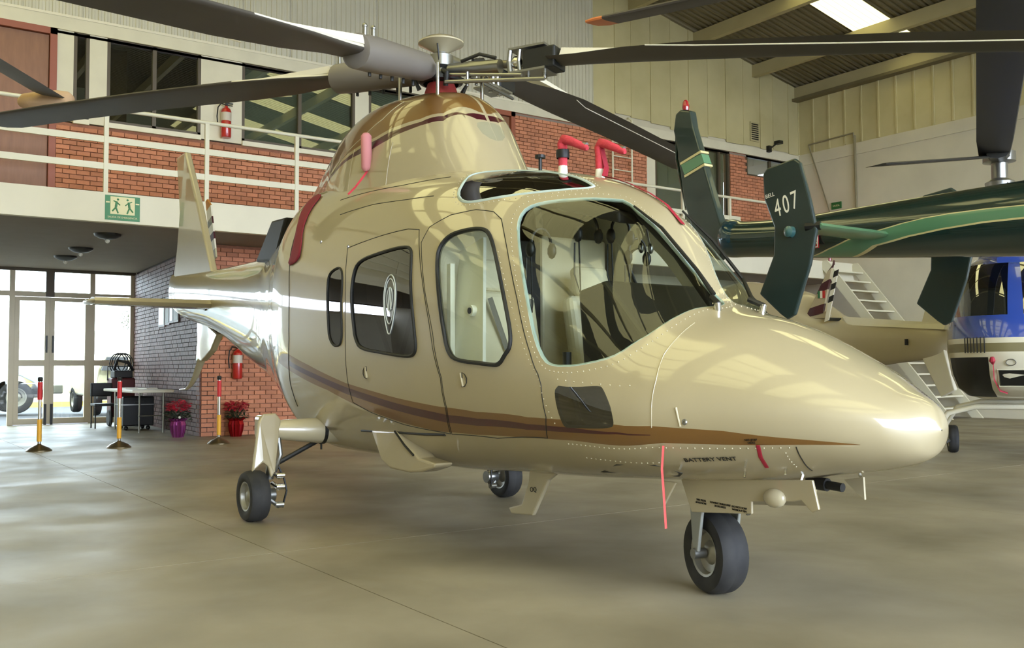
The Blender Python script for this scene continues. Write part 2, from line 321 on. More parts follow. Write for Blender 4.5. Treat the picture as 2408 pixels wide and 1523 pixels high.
# ------------------------------------------------------------------ bricks
UNIT = {}
def unitcube(mt):
    if mt.name not in UNIT:
        o = MB().box((0, 0, 0), (1, 1, 1)).build('brick', mt); UNIT[mt.name] = o.data; bpy.data.objects.remove(o)
    return UNIT[mt.name]
def bricks(parent, o, ang, n, W, z0, z1, mt, budget, holes=(), bw=.2, bh=.075, gap=.011):
    """bricks proud of a backing, along direction ang from o; n = outward normal"""
    u = Vector((math.cos(ang), math.sin(ang), 0)); n = Vector(n); o = Vector(o); L = []
    rows = int((z1-z0)/bh)
    for r in range(rows):
        z = z0+(r+.5)*bh; a = -(bw/2 if r % 2 else 0)
        while a < W:
            b0, b1 = max(a, 0), min(a+bw, W); a += bw
            if b1-b0 < .03: continue
            if any(h0-.01 < (b0+b1)/2 < h1+.01 and h2 < z < h3 for h0, h1, h2, h3 in holes): continue
            c = o+u*((b0+b1)/2)+n*(.004+random.random()*.006); c.z = z; L.append(((c-Vector(CAMP)).length, c, b1-b0-gap))
    L.sort(key=lambda t: t[0])
    me = unitcube(mt)
    for k, (d, c, ww) in enumerate(L[:budget]):
        ob = bpy.data.objects.new('brick', me); C.objects.link(ob); ob.parent = parent; ob.location = c; ob.rotation_euler = (0, 0, ang); ob.scale = (ww, .03, bh-gap)
    if L[budget:]:
        mb = MB(); rot = Matrix.Rotation(ang, 3, 'Z')
        for d, c, ww in L[budget:]: mb.box(c, (ww, .03, bh-gap), None, rot)
        s = mb.build('brickwork', mt, parent); s['kind'] = 'stuff'
# ------------------------------------------------------------------ upper back wall
wb = sempty('wall_back')
m = MB()
for a, b in ((-10, -1.95), (-.92, -.68), (-.45, -.19), (1.29, 1.99), (4.11, 4.39)): m.bb(XW-.2, XW, a, b, 4.95 if a > -1 else 3.6, 6.36)
for a, b in ((6.8, 6.95), (11.36, 11.63)): m.bb(XW-.2, XW, a, b, 3.6, 6.36)
m.build('pillar', cream, wb)
MB().bb(XW-.2, XW+.03, YL, YR, 6.36, 6.56).build('lintel_beam', cream, wb)
for a, b in ((-.68, -.45), (-.19, 1.29), (1.99, 4.11), (4.39, 6.8)): MB().bb(XW-.2, XW+.05, a, b, 4.92, 5.0).build('sill', slabm, wb)
MB().bb(XW-.2, XW+.04, YL, 9.8, 6.56, 6.6).build('flashing', slabm, wb)
m = MB()
m.bb(XW-.2, XW-.02, -.92, 6.95, 3.6, 4.93); m.bb(XW-.2, XW-.02, 7.7, 11.36, 3.6, 6.36); m.bb(XW-.2, XW-.02, 11.63, 14.1, 3.6, 3.95)
m.bb(XW-.2, XW-.02, 14.1, 14.7, 3.6, 6.36); m.bb(XW-.2, XW-.02, 14.7, 16.6, 3.6, 5.84); m.build('mortar_bed', mortar, wb)
bricks(wb, (XW, -.92, 0), R(90), (1, 0, 0), 7.87, 3.6, 4.92, brickm, 300)
bricks(wb, (XW, 7.7, 0), R(90), (1, 0, 0), 3.66, 3.6, 6.34, brickm, 0)
bricks(wb, (XW, 14.1, 0), R(90), (1, 0, 0), 2.5, 3.6, 6.34, brickm, 0, holes=((.6, 2.6, 5.83, 6.4),))
MB().bb(XW-.2, XW+.02, 16.55, YR, 0, 6.36).build('corner_column', slabm, wb)
MB().bb(XW-3, XW-2.9, YL, YR, 3.6, 6.4).build('office_partition', cream2, wb)
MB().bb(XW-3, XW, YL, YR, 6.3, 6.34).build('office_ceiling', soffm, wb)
def ribsheet(y0, y1, z0, x, mt, parent, pitch=.0944):
    m = MB(); P = []; y = y0
    while y < y1-1e-4:
        for f, d in ((0, 0), (.2, 0), (.3, .018), (.7, .018), (.8, 0)): P.append((min(y+f*pitch, y1), d))
        y += pitch
    P.append((y1, 0)); n = len(P)
    vs = [(x+d, yy, z0) for yy, d in P]+[(x+d, yy, zr(yy)-.01) for yy, d in P]
    m.add(vs, [(i, i+1, i+1+n, i+n) for i in range(n-1)]); return m.build('cladding_sheet', mt, parent)
y = -9.9
while y < 9.7: ribsheet(y, min(y+.85, 9.8)-.006, 6.58+random.choice((0, 0, .015)), XW+.01+random.random()*.006, clad, wb); y += .85
pb = [9.8, 10.42, 10.9, 11.5, 12.12, 12.72, 13.35, 13.98, 14.6, 15.22, 15.7, 16.3, 16.7]
for k, (a, b) in enumerate(zip(pb[:-1], pb[1:])):
    z0 = (6.6, 6.75, 6.72, 6.68, 6.62, 6.6, 6.64, 6.58, 6.6, 6.57, 6.6, 6.57)[k]; d = .012*(k % 2)
    m = MB(); m.prism([(XW+d, a+.004, z0), (XW+d, b-.004, z0), (XW+d, b-.004, zr(b)-.02), (XW+d, a+.004, zr(a)-.02)], (.012, 0, 0)); m.build('wall_panel', panelm, wb)
    MB().bb(XW, XW+.035, a-.012, a+.002, z0+.02, zr(a)-.03).build('panel_rib', panelm, wb)
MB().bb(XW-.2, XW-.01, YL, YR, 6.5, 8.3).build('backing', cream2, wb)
# windows and doors of the mezzanine offices
def office_window(name, y0, y1, z0, z1, splits, glassm=None):
    w_ = sempty(name); f = MB(); t = .05
    f.bb(XW-.08, XW+.0, y0, y0+t, z0, z1); f.bb(XW-.08, XW+.0, y1-t, y1, z0, z1); f.bb(XW-.08, XW+.0, y0, y1, z0, z0+t); f.bb(XW-.08, XW+.0, y0, y1, z1-t, z1)
    for s_ in splits: f.bb(XW-.07, XW+.0, s_-.03, s_+.03, z0, z1)
    f.build('window_frame', aludk, w_); e = [y0]+list(splits)+[y1]
    for a, b in zip(e[:-1], e[1:]): MB().bb(XW-.05, XW-.04, a+.03, b-.03, z0+.04, z1-.04).build('pane', glassm or winglass, w_)
    return w_
office_window('window_1', -.68, -.45, 5.0, 6.35, [])
office_window('window_2', -.19, 1.29, 5.0, 6.35, [.54])
office_window('window_3', 1.99, 4.11, 5.0, 6.35, [3.04])
office_window('window_4', 4.39, 6.8, 5.0, 6.35, [5.6])
office_window('window_5', 11.63, 14.1, 3.95, 6.35, [13.75])
office_window('window_6', 14.7, 16.6, 5.84, 6.35, [15.6])
for y0, y1 in ((2.04, 4.06), (4.44, 6.75), (11.7, 14.0)): MB().bb(XW-.13, XW-.12, y0, y1, 4.0 if y0 > 10 else 5.0, 6.35).build('haze_sheet', mat('haze grey', (150, 154, 142), .8) if 'haze grey' not in MATS else MATS['haze grey'], wb)  # added grey sheets behind the panes, lightening the glass like haze
curt = MB()
curt.bb(XW-.35, XW-.3, -.1, .18, 5.0, 6.3)
curt.build('curtain', mat('brown curtain', (70, 54, 36), .9), wb)
def office_door(name, y0, y1, z0, z1, knob):
    d = sempty(name); f = MB(); t = .1
    f.bb(XW-.1, XW+.03, y0, y0+t, z0, z1); f.bb(XW-.1, XW+.03, y1-t, y1, z0, z1); f.bb(XW-.1, XW+.03, y0, y1, z1-t, z1); f.build('door_frame', wooddk, d)
    MB().bb(XW-.08, XW-.03, y0+t+.01, y1-t-.01, z0+.01, z1-t-.01).build('door_leaf', wood, d)
    MB().sph((XW+.02, knob, 4.72), .03, 12, chrome).tube([(XW-.03, knob, 4.72), (XW+.02, knob, 4.72)], .012, 8, chrome).build('door_knob', chrome, d, smooth=40)
office_door('door_3', -1.95, -.92, 3.6, 6.36, -1.12)
office_door('door_4', 6.95, 7.7, 3.6, 6.36, 7.1)
# ------------------------------------------------------------------ mezzanine slab, soffit, railing
sl = struct(MB().bb(XS-.12, XS, YL, YR, 3.18, 3.60).build('mezzanine_slab', slabm)); 
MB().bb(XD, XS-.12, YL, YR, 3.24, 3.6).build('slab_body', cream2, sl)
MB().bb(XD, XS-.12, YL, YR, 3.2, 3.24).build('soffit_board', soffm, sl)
rl = sempty('mezzanine_railing')
py_ = [-8.9, -7.5, -6.1, -4.7, -3.3, -1.92]+[-.54+1.42*k for k in range(10)]
for y in py_: MB().bb(XS-.06, XS-.01, y-.03, y+.03, 3.6, 4.78).build('rail_post', railm, rl)
MB().tube([(XS-.035, -9.9, 4.80), (XS-.035, 15.0, 4.80)], .028, 10).build('top_rail', railm, rl, smooth=40)
MB().bb(XS-.05, XS-.02, -9.9, 12.57, 4.31, 4.40).build('rail_bar', railm, rl)
MB().bb(XS-.05, XS-.02, -9.9, 15.0, 3.93, 4.02).build('rail_bar', railm, rl)
# ------------------------------------------------------------------ lower walls
wl = sempty('wall_front_lower')
MB().bb(XW-.25, XW-.02, 1.34, 4.6, 0, 3.2).build('mortar_bed', mortar, wl)
bricks(wl, (XW, 1.34, 0), R(90), (1, 0, 0), 3.2, 0, 3.2, brickm, 300)
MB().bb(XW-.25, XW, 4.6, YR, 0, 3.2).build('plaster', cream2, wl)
wa = sempty('wall_recess_side')
ang = math.atan2(1.66-1.34, XD-XW); LA = math.hypot(XD-XW, .32); na = (math.sin(ang)*1, -math.cos(ang), 0)
nv = Vector((-math.sin(ang), math.cos(ang), 0)); nv = nv if nv.y < 0 else -nv
u = Vector((math.cos(ang), math.sin(ang), 0)); o0 = Vector((XW, 1.34, 0))
m = MB(); a, b = o0-nv*.02, o0+u*LA-nv*.02
m.prism([(a.x, a.y, 0), (b.x, b.y, 0), (b.x, b.y, 3.2), (a.x, a.y, 3.2)], tuple(-nv*.2)); m.build('mortar_bed', mortard, wa)
bricks(wa, o0, ang, nv, LA, 0, 3.2, brickd, 300)
m = MB(); p = o0+u*2.9+nv*.02
wr = sempty('wall_right')
MB().bb(XW, XF, YR, YR+.25, 0, 6.29).build('plaster', cream2, wr)
MB().bb(XW, XF, YR-.03, YR+.25, 6.29, 6.57).build('beam', cream2, wr)
MB().bb(XW, XF, YR+.05, YR+.2, 6.57, 8.3).build('backing', cream2, wr)
x = XW+.02
k = 0
while x < XF-.1:
    wd = .47; MB().bb(x+.005, min(x+wd, XF)-.005, YR, YR+.014, 6.57, 8.3).build('wall_panel', panelm, wr)
    MB().bb(x-.02, x+.02, YR-.03, YR, 6.58, 8.25).build('panel_rib', panelm, wr); x += wd
struct(MB().bb(XD, XF, YL-.2, YL, 0, 8.25, cream2).build('wall_left', cream2))
wf = sempty('wall_front')
m = MB(); m.prism([(XF, YL, 6.9), (XF, YR, 6.9), (XF, YR, 8.3), (XF, 3.5, 10.85), (XF, YL, zr(YL))], (.2, 0, 0)); m.build('gable_sheet', clad, wf)
MB().bb(XF, XF+.2, YR-3, YR, 0, 6.9).build('jamb', cream2, wf); MB().bb(XF, XF+.2, YL, -6, 0, 6.9).build('jamb', cream2, wf)
# ------------------------------------------------------------------ glazed entrance
wd_ = sempty('wall_entrance')
MB().bb(XD-.1, XD+.02, YL, 1.75, 3.14, 3.24).build('head_beam', aludk, wd_)
MB().bb(XD-.04, XD+.045, YL, 1.72, 3.235, 3.28).build('head_trim', whitep, wd_)
MB().bb(XD-.03, XD+.05, 1.66, 1.70, 0, 3.25).build('jamb_trim', whitep, wd_)
MB().bb(XD-.12, XD+.03, 1.56, 1.66, 0, 3.14).build('jamb', alum, wd_)
MB().bb(XD-.3, XD-.1, YL, YR, 3.24, 6.4).build('upper_fill', cream2, wd_)
mull = [(-.72, .1), (.80, .1), (-2.2, .1), (-3.0, .16), (-3.8, .1), (-4.6, .1), (-5.4, .1)]
for y, t in mull: MB().bb(XD-.1, XD+.01, y-t/2, y+t/2, 0, 3.14).build('mullion', alum, wd_)
MB().bb(XD-.1, XD+.005, YL, 1.58, 2.62, 2.72).build('transom', alum, wd_)
MB().bb(XD-.09, XD, .85, 1.56, 1.2, 1.32).build('mid_rail', alum, wd_)
MB().bb(XD-.09, XD, .85, 1.56, 0, .12).build('bottom_rail', alum, wd_)
MB().bb(XD-.1, XD+.02, -.1, .06, 2.62, 3.14).build('centre_post', aludk, wd_)
for a, b in ((-.67, -.1), (.06, .75), (.85, 1.56), (-2.15, -.77), (-2.9, -2.25), (-3.75, -3.1), (-4.55, -3.85), (-5.35, -4.65)):
    MB().bb(XD-.05, XD-.045, a, b, 2.72, 3.14).build('transom_pane', doorglass, wd_)
for a, b in ((-2.15, -.77), (-2.9, -2.25), (-3.75, -3.1), (-4.55, -3.85), (-5.35, -4.65)): MB().bb(XD-.05, XD-.045, a, b, 0, 2.62).build('side_pane', doorglass, wd_)
for a, b in ((.12, 1.2), (1.32, 2.62)): MB().bb(XD-.05, XD-.045, .85, 1.56, a, b).build('side_pane', doorglass, wd_)
MB().bb(XD-.1, XD, YL, -5.4, 0, 2.62).build('blank_panel', cream2, wd_)
for nm, y0, y1, hy in (('door_1', -.67, -.021, -.08), ('door_2', -.019, .75, .04)):
    d = sempty(nm); f = MB(); t = .09
    f.bb(XD-.06, XD+.02, y0, y0+t, .01, 2.61); f.bb(XD-.06, XD+.02, y1-t, y1, .01, 2.61)
    for z0, z1 in ((.01, .13), (1.2, 1.32), (2.53, 2.61)): f.bb(XD-.06, XD+.015, y0+t, y1-t, z0, z1)
    f.build('door_frame', alum, d)
    for z0, z1 in ((.13, 1.2), (1.32, 2.53)): MB().bb(XD-.03, XD-.025, y0+t, y1-t, z0, z1).build('pane', doorglass, d)
    MB().bb(XD+.04, XD+.07, hy-.015, hy+.015, 1.47, 1.82).bb(XD, XD+.05, hy-.015, hy+.015, 1.5, 1.53).bb(XD, XD+.05, hy-.015, hy+.015, 1.77, 1.8).build('door_handle', dkmetal, d)
    MB().bb(XD+.02, XD+.04, hy-.03, hy+.02, .0, .42).build('floor_bolt', dkmetal, d)
# ------------------------------------------------------------------ roof
cl = sempty('ceiling')
def roofsheet(x0, x1, ya, yb, mt, name):
    P = []; pitch = (x1-x0)/6; x = x0
    for i in range(6):
        for f, d in ((0, 0), (.3, 0), (.45, .035), (.75, .035), (.9, 0)): P.append((x0+(i+f)*pitch, d))
    P.append((x1, 0)); n = len(P)
    vs = [(a, ya, zr(ya)+d) for a, d in P]+[(a, yb, zr(yb)+d) for a, d in P]
    return MB().add(vs, [(i, i+1, i+1+n, i+n) for i in range(n-1)]).build(name, mt, cl)
x = XD; base = {}
X0 = [-9.12+.94*k for k in range(-6, 25)]
for k, a in enumerate(X0):
    sky = abs(a+6.3) < .1 or (k-9) % 3 == 0 and a > -1
    for (ya, yb) in ((16.9, 16.25), (16.25, 6.5), (6.5, 3.5), (3.5, .5), (.5, -9.2), (-9.2, -10.1)):
        s_ = (sky and (ya, yb) in ((16.25, 6.5), (.5, -9.2))) or (k % 3 == 1 and (ya, yb) == (.5, -9.2))
        roofsheet(a, a+.945, ya, yb, skym if s_ else roofm, 'skylight_sheet' if s_ else 'roof_sheet')
for y in (16.62, 15.02, 12.95, 10.9, 8.8, 6.7, 4.6, 2.4, .3, -1.8, -3.9, -6.0, -8.1, -9.8):
    z = zr(y)-.02; MB().bb(-14.8 if 0 else XW+.0, XF, y-.07, y+.07, z-.30, z).build('roof_beam', beamm, cl)
MB().bb(XW, XF, YR-.25, YR-.02, 7.95, 8.02).build('eaves_trim', roofm, cl)
# ------------------------------------------------------------------ staircase
st = thing('staircase', 'cream steel staircase with open treads against the right wall, leading up to the mezzanine', 'staircase', (-4.4, 16.1, 0))
XB, XT = -4.45, XS+.02; n = 15
for yy in (15.35, 16.5):
    m = MB(); m.prism([(XB+.1, yy-.02, 0), (XB-.15, yy-.02, 0), (XT-.05, yy-.02, 3.45), (XT, yy-.02, 3.6), (XT+.12, yy-.02, 3.6)], (0, .04, 0)); place(m, 'stair_stringer', railm, st)
for k in range(1, n):
    z = 3.6*k/n; xx = XB-.05+(XT-XB)*k/n
    place(MB().bb(xx-.13, xx+.13, 15.37, 16.48, z-.035, z), 'tread', railm, st)
m = MB().tube([(XB, 15.3, .95), (XT, 15.3, 4.55)], .022, 8)
# ------------------------------------------------------------------ small fittings of the building
def up(name, mb, mt, lab, cat, **k):
    o = mb.build(name, mt, None, **k); tag(o, lab, cat); return o
for (x, y, lb) in ((-8.9, -.21, 'round dark ceiling light under the mezzanine, nearest the slab edge'), (-10.95, -.2, 'round dark ceiling light under the mezzanine, middle one of the row'), (-12.35, -.19, 'round dark ceiling light under the mezzanine, nearest the glass doors')):
    t = thing('ceiling_light', lb, 'light', (x, y, 3.2), group='ceiling lights under the mezzanine')
    place(MB().lathe([(.20, 0), (.19, -.03), (.12, -.07), (.05, -.085), (.0, -.085)], (x, y, 3.2), seg=24), 'lamp_shade', dkmetal, t, smooth=40)
    place(MB().sph((x, y, 3.09), .035, 10), 'bulb', whitep, t, smooth=60)
def extinguisher(x, y, z0, h, lab):
    t = thing('fire_extinguisher', lab, 'extinguisher', (x, y, z0), group='fire extinguishers'); r = h*.135; redp = MATS.get('extinguisher red') or mat('extinguisher red', (176, 28, 22), .3, coat=.6)
    place(MB().lathe([(0, 0), (r*.9, 0), (r, .02), (r, h*.72), (r*.8, h*.79), (r*.35, h*.83), (r*.3, h*.87), (0, h*.87)], (x, y, z0), seg=24), 'cylinder', redp, t, smooth=40)
    place(MB().lathe([(r*1.02, h*.45), (r*1.02, h*.68)], (x, y, z0), seg=24), 'sticker', mat('extinguisher label', (196, 186, 170), .5) if 'extinguisher label' not in MATS else MATS['extinguisher label'], t, smooth=40)
    place(MB().bb(x-.012, x+.05, y-.015, y+.015, z0+h*.87, z0+h*.92).bb(x-.01, x+.02, y-.02, y+h*.18, z0+h*.93, z0+h*.96).bb(x-.01, x+.02, y-.02, y+h*.17, z0+h*.88, z0+h*.90), 'lever', dkmetal, t)
    place(MB().tube([(x, y-.02, z0+h*.9), (x, y-.09, z0+h*.92), (x, y-.14, z0+h*.8), (x, y-.155, z0+h*.55), (x, y-.14, z0+h*.3)], .011, 8), 'hose', black, t, smooth=40)
    place(MB().bb(x-.1, x-r*.8, y-.03, y+.03, z0+h*.55, z0+h*.6), 'wall_bracket', dkmetal, t)
extinguisher(XW+.09, 1.69, 5.0, .62, 'red fire extinguisher on the cream pillar between two office windows upstairs')
extinguisher(XW+.10, 1.92, .95, .58, 'red fire extinguisher on the ground-floor brick wall under the tail boom')
# exit sign on the slab
es = thing('exit_sign', 'green and pale emergency exit sign with two running figures on the mezzanine slab edge', 'sign', (XS, -.32, 3.22))
gsg = mat('sign green', (64, 128, 84), .5); ysg = mat('sign cream', (222, 214, 166), .5)
X_ = XS+.006
place(MB().bb(XS, X_, -.55, -.08, 3.215, 3.565), 'sign_board', gsg, es)
place(MB().bb(X_, X_+.003, -.48, -.15, 3.30, 3.55), 'sign_field', ysg, es)
for a in (-.54, -.14): place(MB().bb(X_, X_+.003, a, a+.05, 3.455, 3.475), 'arrow_mark', ysg, es)
for c, s_ in ((-.395, 1), (-.235, -1)):
    f = MB(); X2 = X_+.004
    def limb(a, b, r=.011): f.tube([(X2, c+s_*a[0], 3.3+a[1]), (X2, c+s_*b[0], 3.3+b[1])], r, 6)
    f.sph((X2, c+s_*.015, 3.512), .016, 8, None, (.4, 1, 1)); limb((.0, .18), (-.012, .1), .016); limb((0, .17), (.045, .13), .008); limb((0, .17), (-.045, .19), .008); limb((-.012, .1), (.02, .015)); limb((-.012, .1), (-.06, .04))
    place(f, 'running_figure', gsg, es)
text('sign_lettering', 'SALIDA DE EMERGENCIA', .036, (X_+.003, -.315, 3.257), (0, 1, 0), (0, 0, 1), ysg, es)
# pictures on recess wall
woodf = mat('picture frame wood', (74, 40, 26), .5)
for k, (s0, s1, z0, z1) in enumerate(((3.06, 2.62, 1.96, 2.42), (2.46, 2.2, 1.98, 2.42), (2.1, 1.9, 2.0, 2.42), (1.78, 1.5, 2.0, 2.42))):
    t = thing('framed_notice', ('framed white notice on the recess brick wall, nearest the glass doors', 'framed grey notice on the recess brick wall, second from the glass doors', 'narrow framed white notice on the recess brick wall, third from the glass doors', 'framed grey notice on the recess brick wall, farthest from the glass doors')[k], 'notice', tuple(o0+u*s0), group='framed notices')
    def q(s, z, d): p = o0+u*s+nv*d; return (p.x, p.y, z)
    place(MB().prism([q(s0+.05, z0-.04, .02), q(s1-.05, z0-.04, .02), q(s1-.05, z1+.04, .02), q(s0+.05, z1+.04, .02)], tuple(nv*.03)), 'frame', woodf, t)
    place(MB().prism([q(s0, z0, .05), q(s1, z0, .05), q(s1, z1, .05), q(s0, z1, .05)], tuple(nv*.004)), 'paper', whitep if k % 2 == 0 else mat('grey paper %d' % k, (170, 176, 176), .6), t)
# right wall pieces
up('exit_sign', MB().bb(-8.2, -7.92, YR-.03, YR, 5.03, 5.2), mat('small exit sign green', (40, 100, 50), .5), 'small green exit sign on the cream right wall below the pipes', 'sign')
text('sign_lettering', 'SALIDA', .06, (-8.06, YR-.032, 5.11), (1, 0, 0), (0, 0, 1), ysg, bpy.data.objects['exit_sign.001'])
pc = up('wall_conduit', MB().tube([(-8.83, YR-.06, 6.78), (-7.5, YR-.06, 6.82), (-7.5, YR-.06, 6.7)], .02, 8).tube([(-7.47, YR-.06, 6.75), (-7.45, YR-.06, 3.9)], .03, 8).tube([(-8.83, YR-.06, 6.78), (-8.2, YR-.06, 4.9)], .016, 8), mat('pipe paint', (130, 122, 96), .5), 'thin painted pipes forming a frame on the right wall by the corner', 'pipe', smooth=40)
v = thing('wall_vent', 'small louvred vent in the panelled upper wall', 'vent', (XW+.03, 14.98, 6.75))
place(MB().bb(XW+.02, XW+.04, 14.83, 15.15, 6.72, 7.2), 'vent_frame', beamm, v)
for k in range(8): place(MB().bb(XW+.04, XW+.055, 14.87, 15.11, 6.76+k*.053, 6.785+k*.053), 'louvre', dkmetal, v)
sc = thing('security_camera', 'small dark security camera on a bracket high in the corner', 'camera', (XW+.05, 15.6, 6.7))
place(MB().bb(XW+.03, XW+.2, 15.72, 15.86, 6.74, 6.82), 'camera_body', dkmetal, sc); place(MB().tube([(XW+.1, 15.75, 6.76), (XW+.1, 15.5, 6.6)], .02, 8).bb(XW+.03, XW+.12, 15.42, 15.52, 6.5, 6.66), 'bracket', dkmetal, sc)
ld = thing('wall_ladder', 'thin pale steel ladder standing on the mezzanine against the brick wall', 'ladder', (XW+.2, 10.4, 3.6))
for y in (10.22, 10.78): place(MB().tube([(XW+.15, y, 3.6), (XW+.15, y, 6.6), (XW+.05, y, 6.68)], .022, 8), 'ladder_rail', railm, ld, smooth=40)
for k in range(9): place(MB().tube([(XW+.15, 10.22, 3.95+k*.3), (XW+.15, 10.78, 3.95+k*.3)], .012, 8), 'rung', railm, ld)
od = struct(MB().bb(XW+.0, XW+.04, 15.6, 16.5, 0, 3.1).build('door_5', mat('orange door paint', (140, 62, 36), .5)))
# ------------------------------------------------------------------ outside
bw_ = MB().bb(-28.3, -28, -30, 30, -.1, 2.45).build('boundary_wall', whitep); struct(bw_)
struct(MB().bb(-28, -27.2, -30, 30, -.06, .1).build('kerb_outside', mat('yellow kerb', (220, 190, 90), .7)))
# ------------------------------------------------------------------ champagne helicopter
H = thing('helicopter', 'champagne beige helicopter with gold and maroon stripes in the middle of the hangar', 'helicopter', (0, 0, 0))
FS = np.array(FST); CS = np.array(CST)
def ext(lst, extra): return lst
brown = [(-4.3, 1.62), (-3.2, 1.52), (-2.0, 1.50), (-1.0, 1.60)]+FEAT['brown_top']+FEAT['brown_bot'][::-1]+[(-1.0, 1.72), (-2.0, 1.62), (-3.2, 1.64), (-4.3, 1.68)]
maro = FEAT['mar_top']+FEAT['mar_bot'][::-1]
L = {}
for k in ('ws', 'crew', 'mid', 'small', 'chin', 'brow'): L[k] = resample(smoothc(FEAT[k], it=1 if k in ('ws',) else 2), .025)
for k in ('door_crew', 'door_cab'): L[k] = resample(FEAT[k], .04)
L['brown'] = resample(brown, .06); L['maro'] = resample(maro, .05); L['redband'] = resample(smoothc(FEAT['redband'], it=1), .05)
xs = np.concatenate([np.linspace(-6.05, -1.0, 64), np.linspace(-1.0, 3.4, 110)[1:], np.linspace(3.4, 4.4, 36)[1:], 4.4+(4.622-4.4)*(1-(1-np.linspace(0, 1, 16)[1:])**2)])
ths = np.linspace(.0, math.pi, 72)
V, F, K = cdt_body(FS, xs, ths, L)
win = K['ws'] | K['crew'] | K['mid'] | K['small'] | K['chin'] | K['brow']
midx = np.zeros(len(F), int); midx[K['brown']] = 1; midx[K['maro']] = 2
PM = [champ, gold, maroon]
dc = K['door_crew'] & ~win; db = K['door_cab'] & ~win; body = ~(win | dc | db)
sheet(FS, V, F, body, 'fuselage', PM, midx, H)
for sd in (1, -1):
    sheet(FS, V, F, dc, 'crew_door', PM, midx, H, sides=(sd,)); sheet(FS, V, F, db, 'cabin_door', PM, midx, H, sides=(sd,))
    z0 = np.zeros(len(F), int)
    sheet(FS, V, F, K['ws'], 'windscreen', [glass], z0, H, sides=(sd,)); sheet(FS, V, F, K['crew'], 'crew_window', [glass], z0, H, sides=(sd,))
    sheet(FS, V, F, K['mid'], 'cabin_window', [tint2], z0, H, sides=(sd,)); sheet(FS, V, F, K['small'], 'rear_window', [tint2], z0, H, sides=(sd,))
    sheet(FS, V, F, K['chin'], 'chin_window', [tint2], z0, H, sides=(sd,)); sheet(FS, V, F, K['brow'], 'roof_window', [tint], z0, H, sides=(sd,))
    outline(FS, L['crew'], .012, seal, 'window_seal', H, sd, .004); outline(FS, L['mid'], .010, seal, 'window_seal', H, sd, .004); outline(FS, L['small'], .008, seal, 'window_seal', H, sd, .003)
    for k, rr in (('ws', .011), ('chin', .010), ('brow', .016)): outline(FS, L[k], rr, sealpale, 'window_edge', H, sd, -.010)
    for k in ('door_crew', 'door_cab'): outline(FS, L[k], .0028, seal, 'door_seam', H, sd, .0)
    outline(FS, resample(FEAT['seam_nose'], .05, False), .0025, champ2, 'nose_seam', H, sd, .001, closed=False)
    outline(FS, resample(FEAT['seam_low'], .05, False), .0025, seal, 'nose_seam', H, sd, 0, closed=False)
    outline(FS, resample([(-.17, .75)]+FEAT['seam_aft'], .05, False), .004, seal, 'engine_bay_seam', H, sd, 0, closed=False)
    outline(FS, resample(FEAT['belly_slit'], .05, False), .009, black, 'belly_slit', H, sd, 0, closed=False)
    for k in ('topseam', 'topseam2'): outline(FS, resample(FEAT[k], .05, False), .0028, seal, 'cowling_seam', H, sd, 0, closed=False)
# cabin lining inside (opaque inner skin behind the paint)
bl = body | dc | db
sheet(FS, V, F, bl & (V[F].mean(1)[:, 0] > .1) & (V[F].mean(1)[:, 0] < 3.6), 'cabin_lining', [lining], np.zeros(len(F), int), H, off=-.02)
# rivets
rv = MB()
def rivline(loop, sp, off=.001, r=.0042, closed=False):
    P = surf(FS, [p[0] for p in loop], [p[1] for p in loop]); acc = 0
    for i in range(1, len(P)):
        d = np.linalg.norm(P[i]-P[i-1]); acc += d
        if acc >= sp:
            acc = 0
            for sd in (1, -1):
                q = P[i]*np.array([1, sd, 1]); rv.sph(tuple(q), r, 6)
def grow(loop, g):
    P = np.array(loop); c = P.mean(0); d = P-c; return [tuple(c+v*(1+g/np.linalg.norm(v))) for v in d]
rivline(resample(grow(L['ws'], .045), .008), .028); rivline(resample(grow(L['brow'], .04), .008), .03)
rivline(resample([(3.05, 1.52), (3.3, 1.42), (3.55, 1.33)], .008, False), .05); rivline(resample([(3.05, 2.12), (3.6, 1.99), (4.2, 2.06)], .008, False), .03)
rivline(resample([(3.1, 2.3), (3.6, 2.25)], .008, False), .025); rivline(resample([(2.46, 1.0), (2.75, 1.32), (2.97, 1.6), (3.05, 1.9)], .008, False), .03)
rivline(resample([(4.17, 2.08), (4.15, 2.5)], .008, False), .02)
r_ = rv.build('rivets', champ2, H, smooth=60); r_['kind'] = 'stuff'
# upper cowling over the transmission
gb = [(1.365, 0.02), (1.359, .101), (1.244, .583), (1.085, .742), (.908, .839), (.656, .932), (.337, 1.002), (.2, 1.026), (-.4, 1.10), (-1.2, 1.1), (-2.19, 1.0)]
mt_ = [(1.375, 0.02), (1.373, .08), (1.351, .338), (1.258, .614), (1.098, .777), (.921, .874), (.669, .963), (.35, 1.033), (.217, 1.057), (-.4, 1.13), (-1.2, 1.13), (-2.1, 1.03)]
mb_ = [(1.405, .02), (1.395, .194), (1.275, .668), (1.156, .785), (1.027, .87), (.833, .983), (.625, 1.049), (.226, 1.088), (-.4, 1.17), (-1.2, 1.18), (-2.1, 1.1)]
LC = {'gold': resample(gb+[(-2.19, .02)], .05), 'mar': resample(mt_+mb_[::-1], .05), 'lamp': resample([(1.412, .003), (1.412, .22), (1.43, .25), (1.47, .22), (1.50, .12), (1.51, .003)], .03)}  # third loop is a glossy grey oval on the cowling front
xs2 = np.concatenate([np.linspace(-2.2, 1.0, 50), np.linspace(1.0, 1.78, 30)[1:]])
V2, F2, K2 = cdt_body(CS, xs2, np.linspace(0, 1.62, 40), LC)
mi2 = np.zeros(len(F2), int); mi2[K2['gold']] = 1; mi2[K2['mar']] = 2; mi2[K2['lamp']] = 3
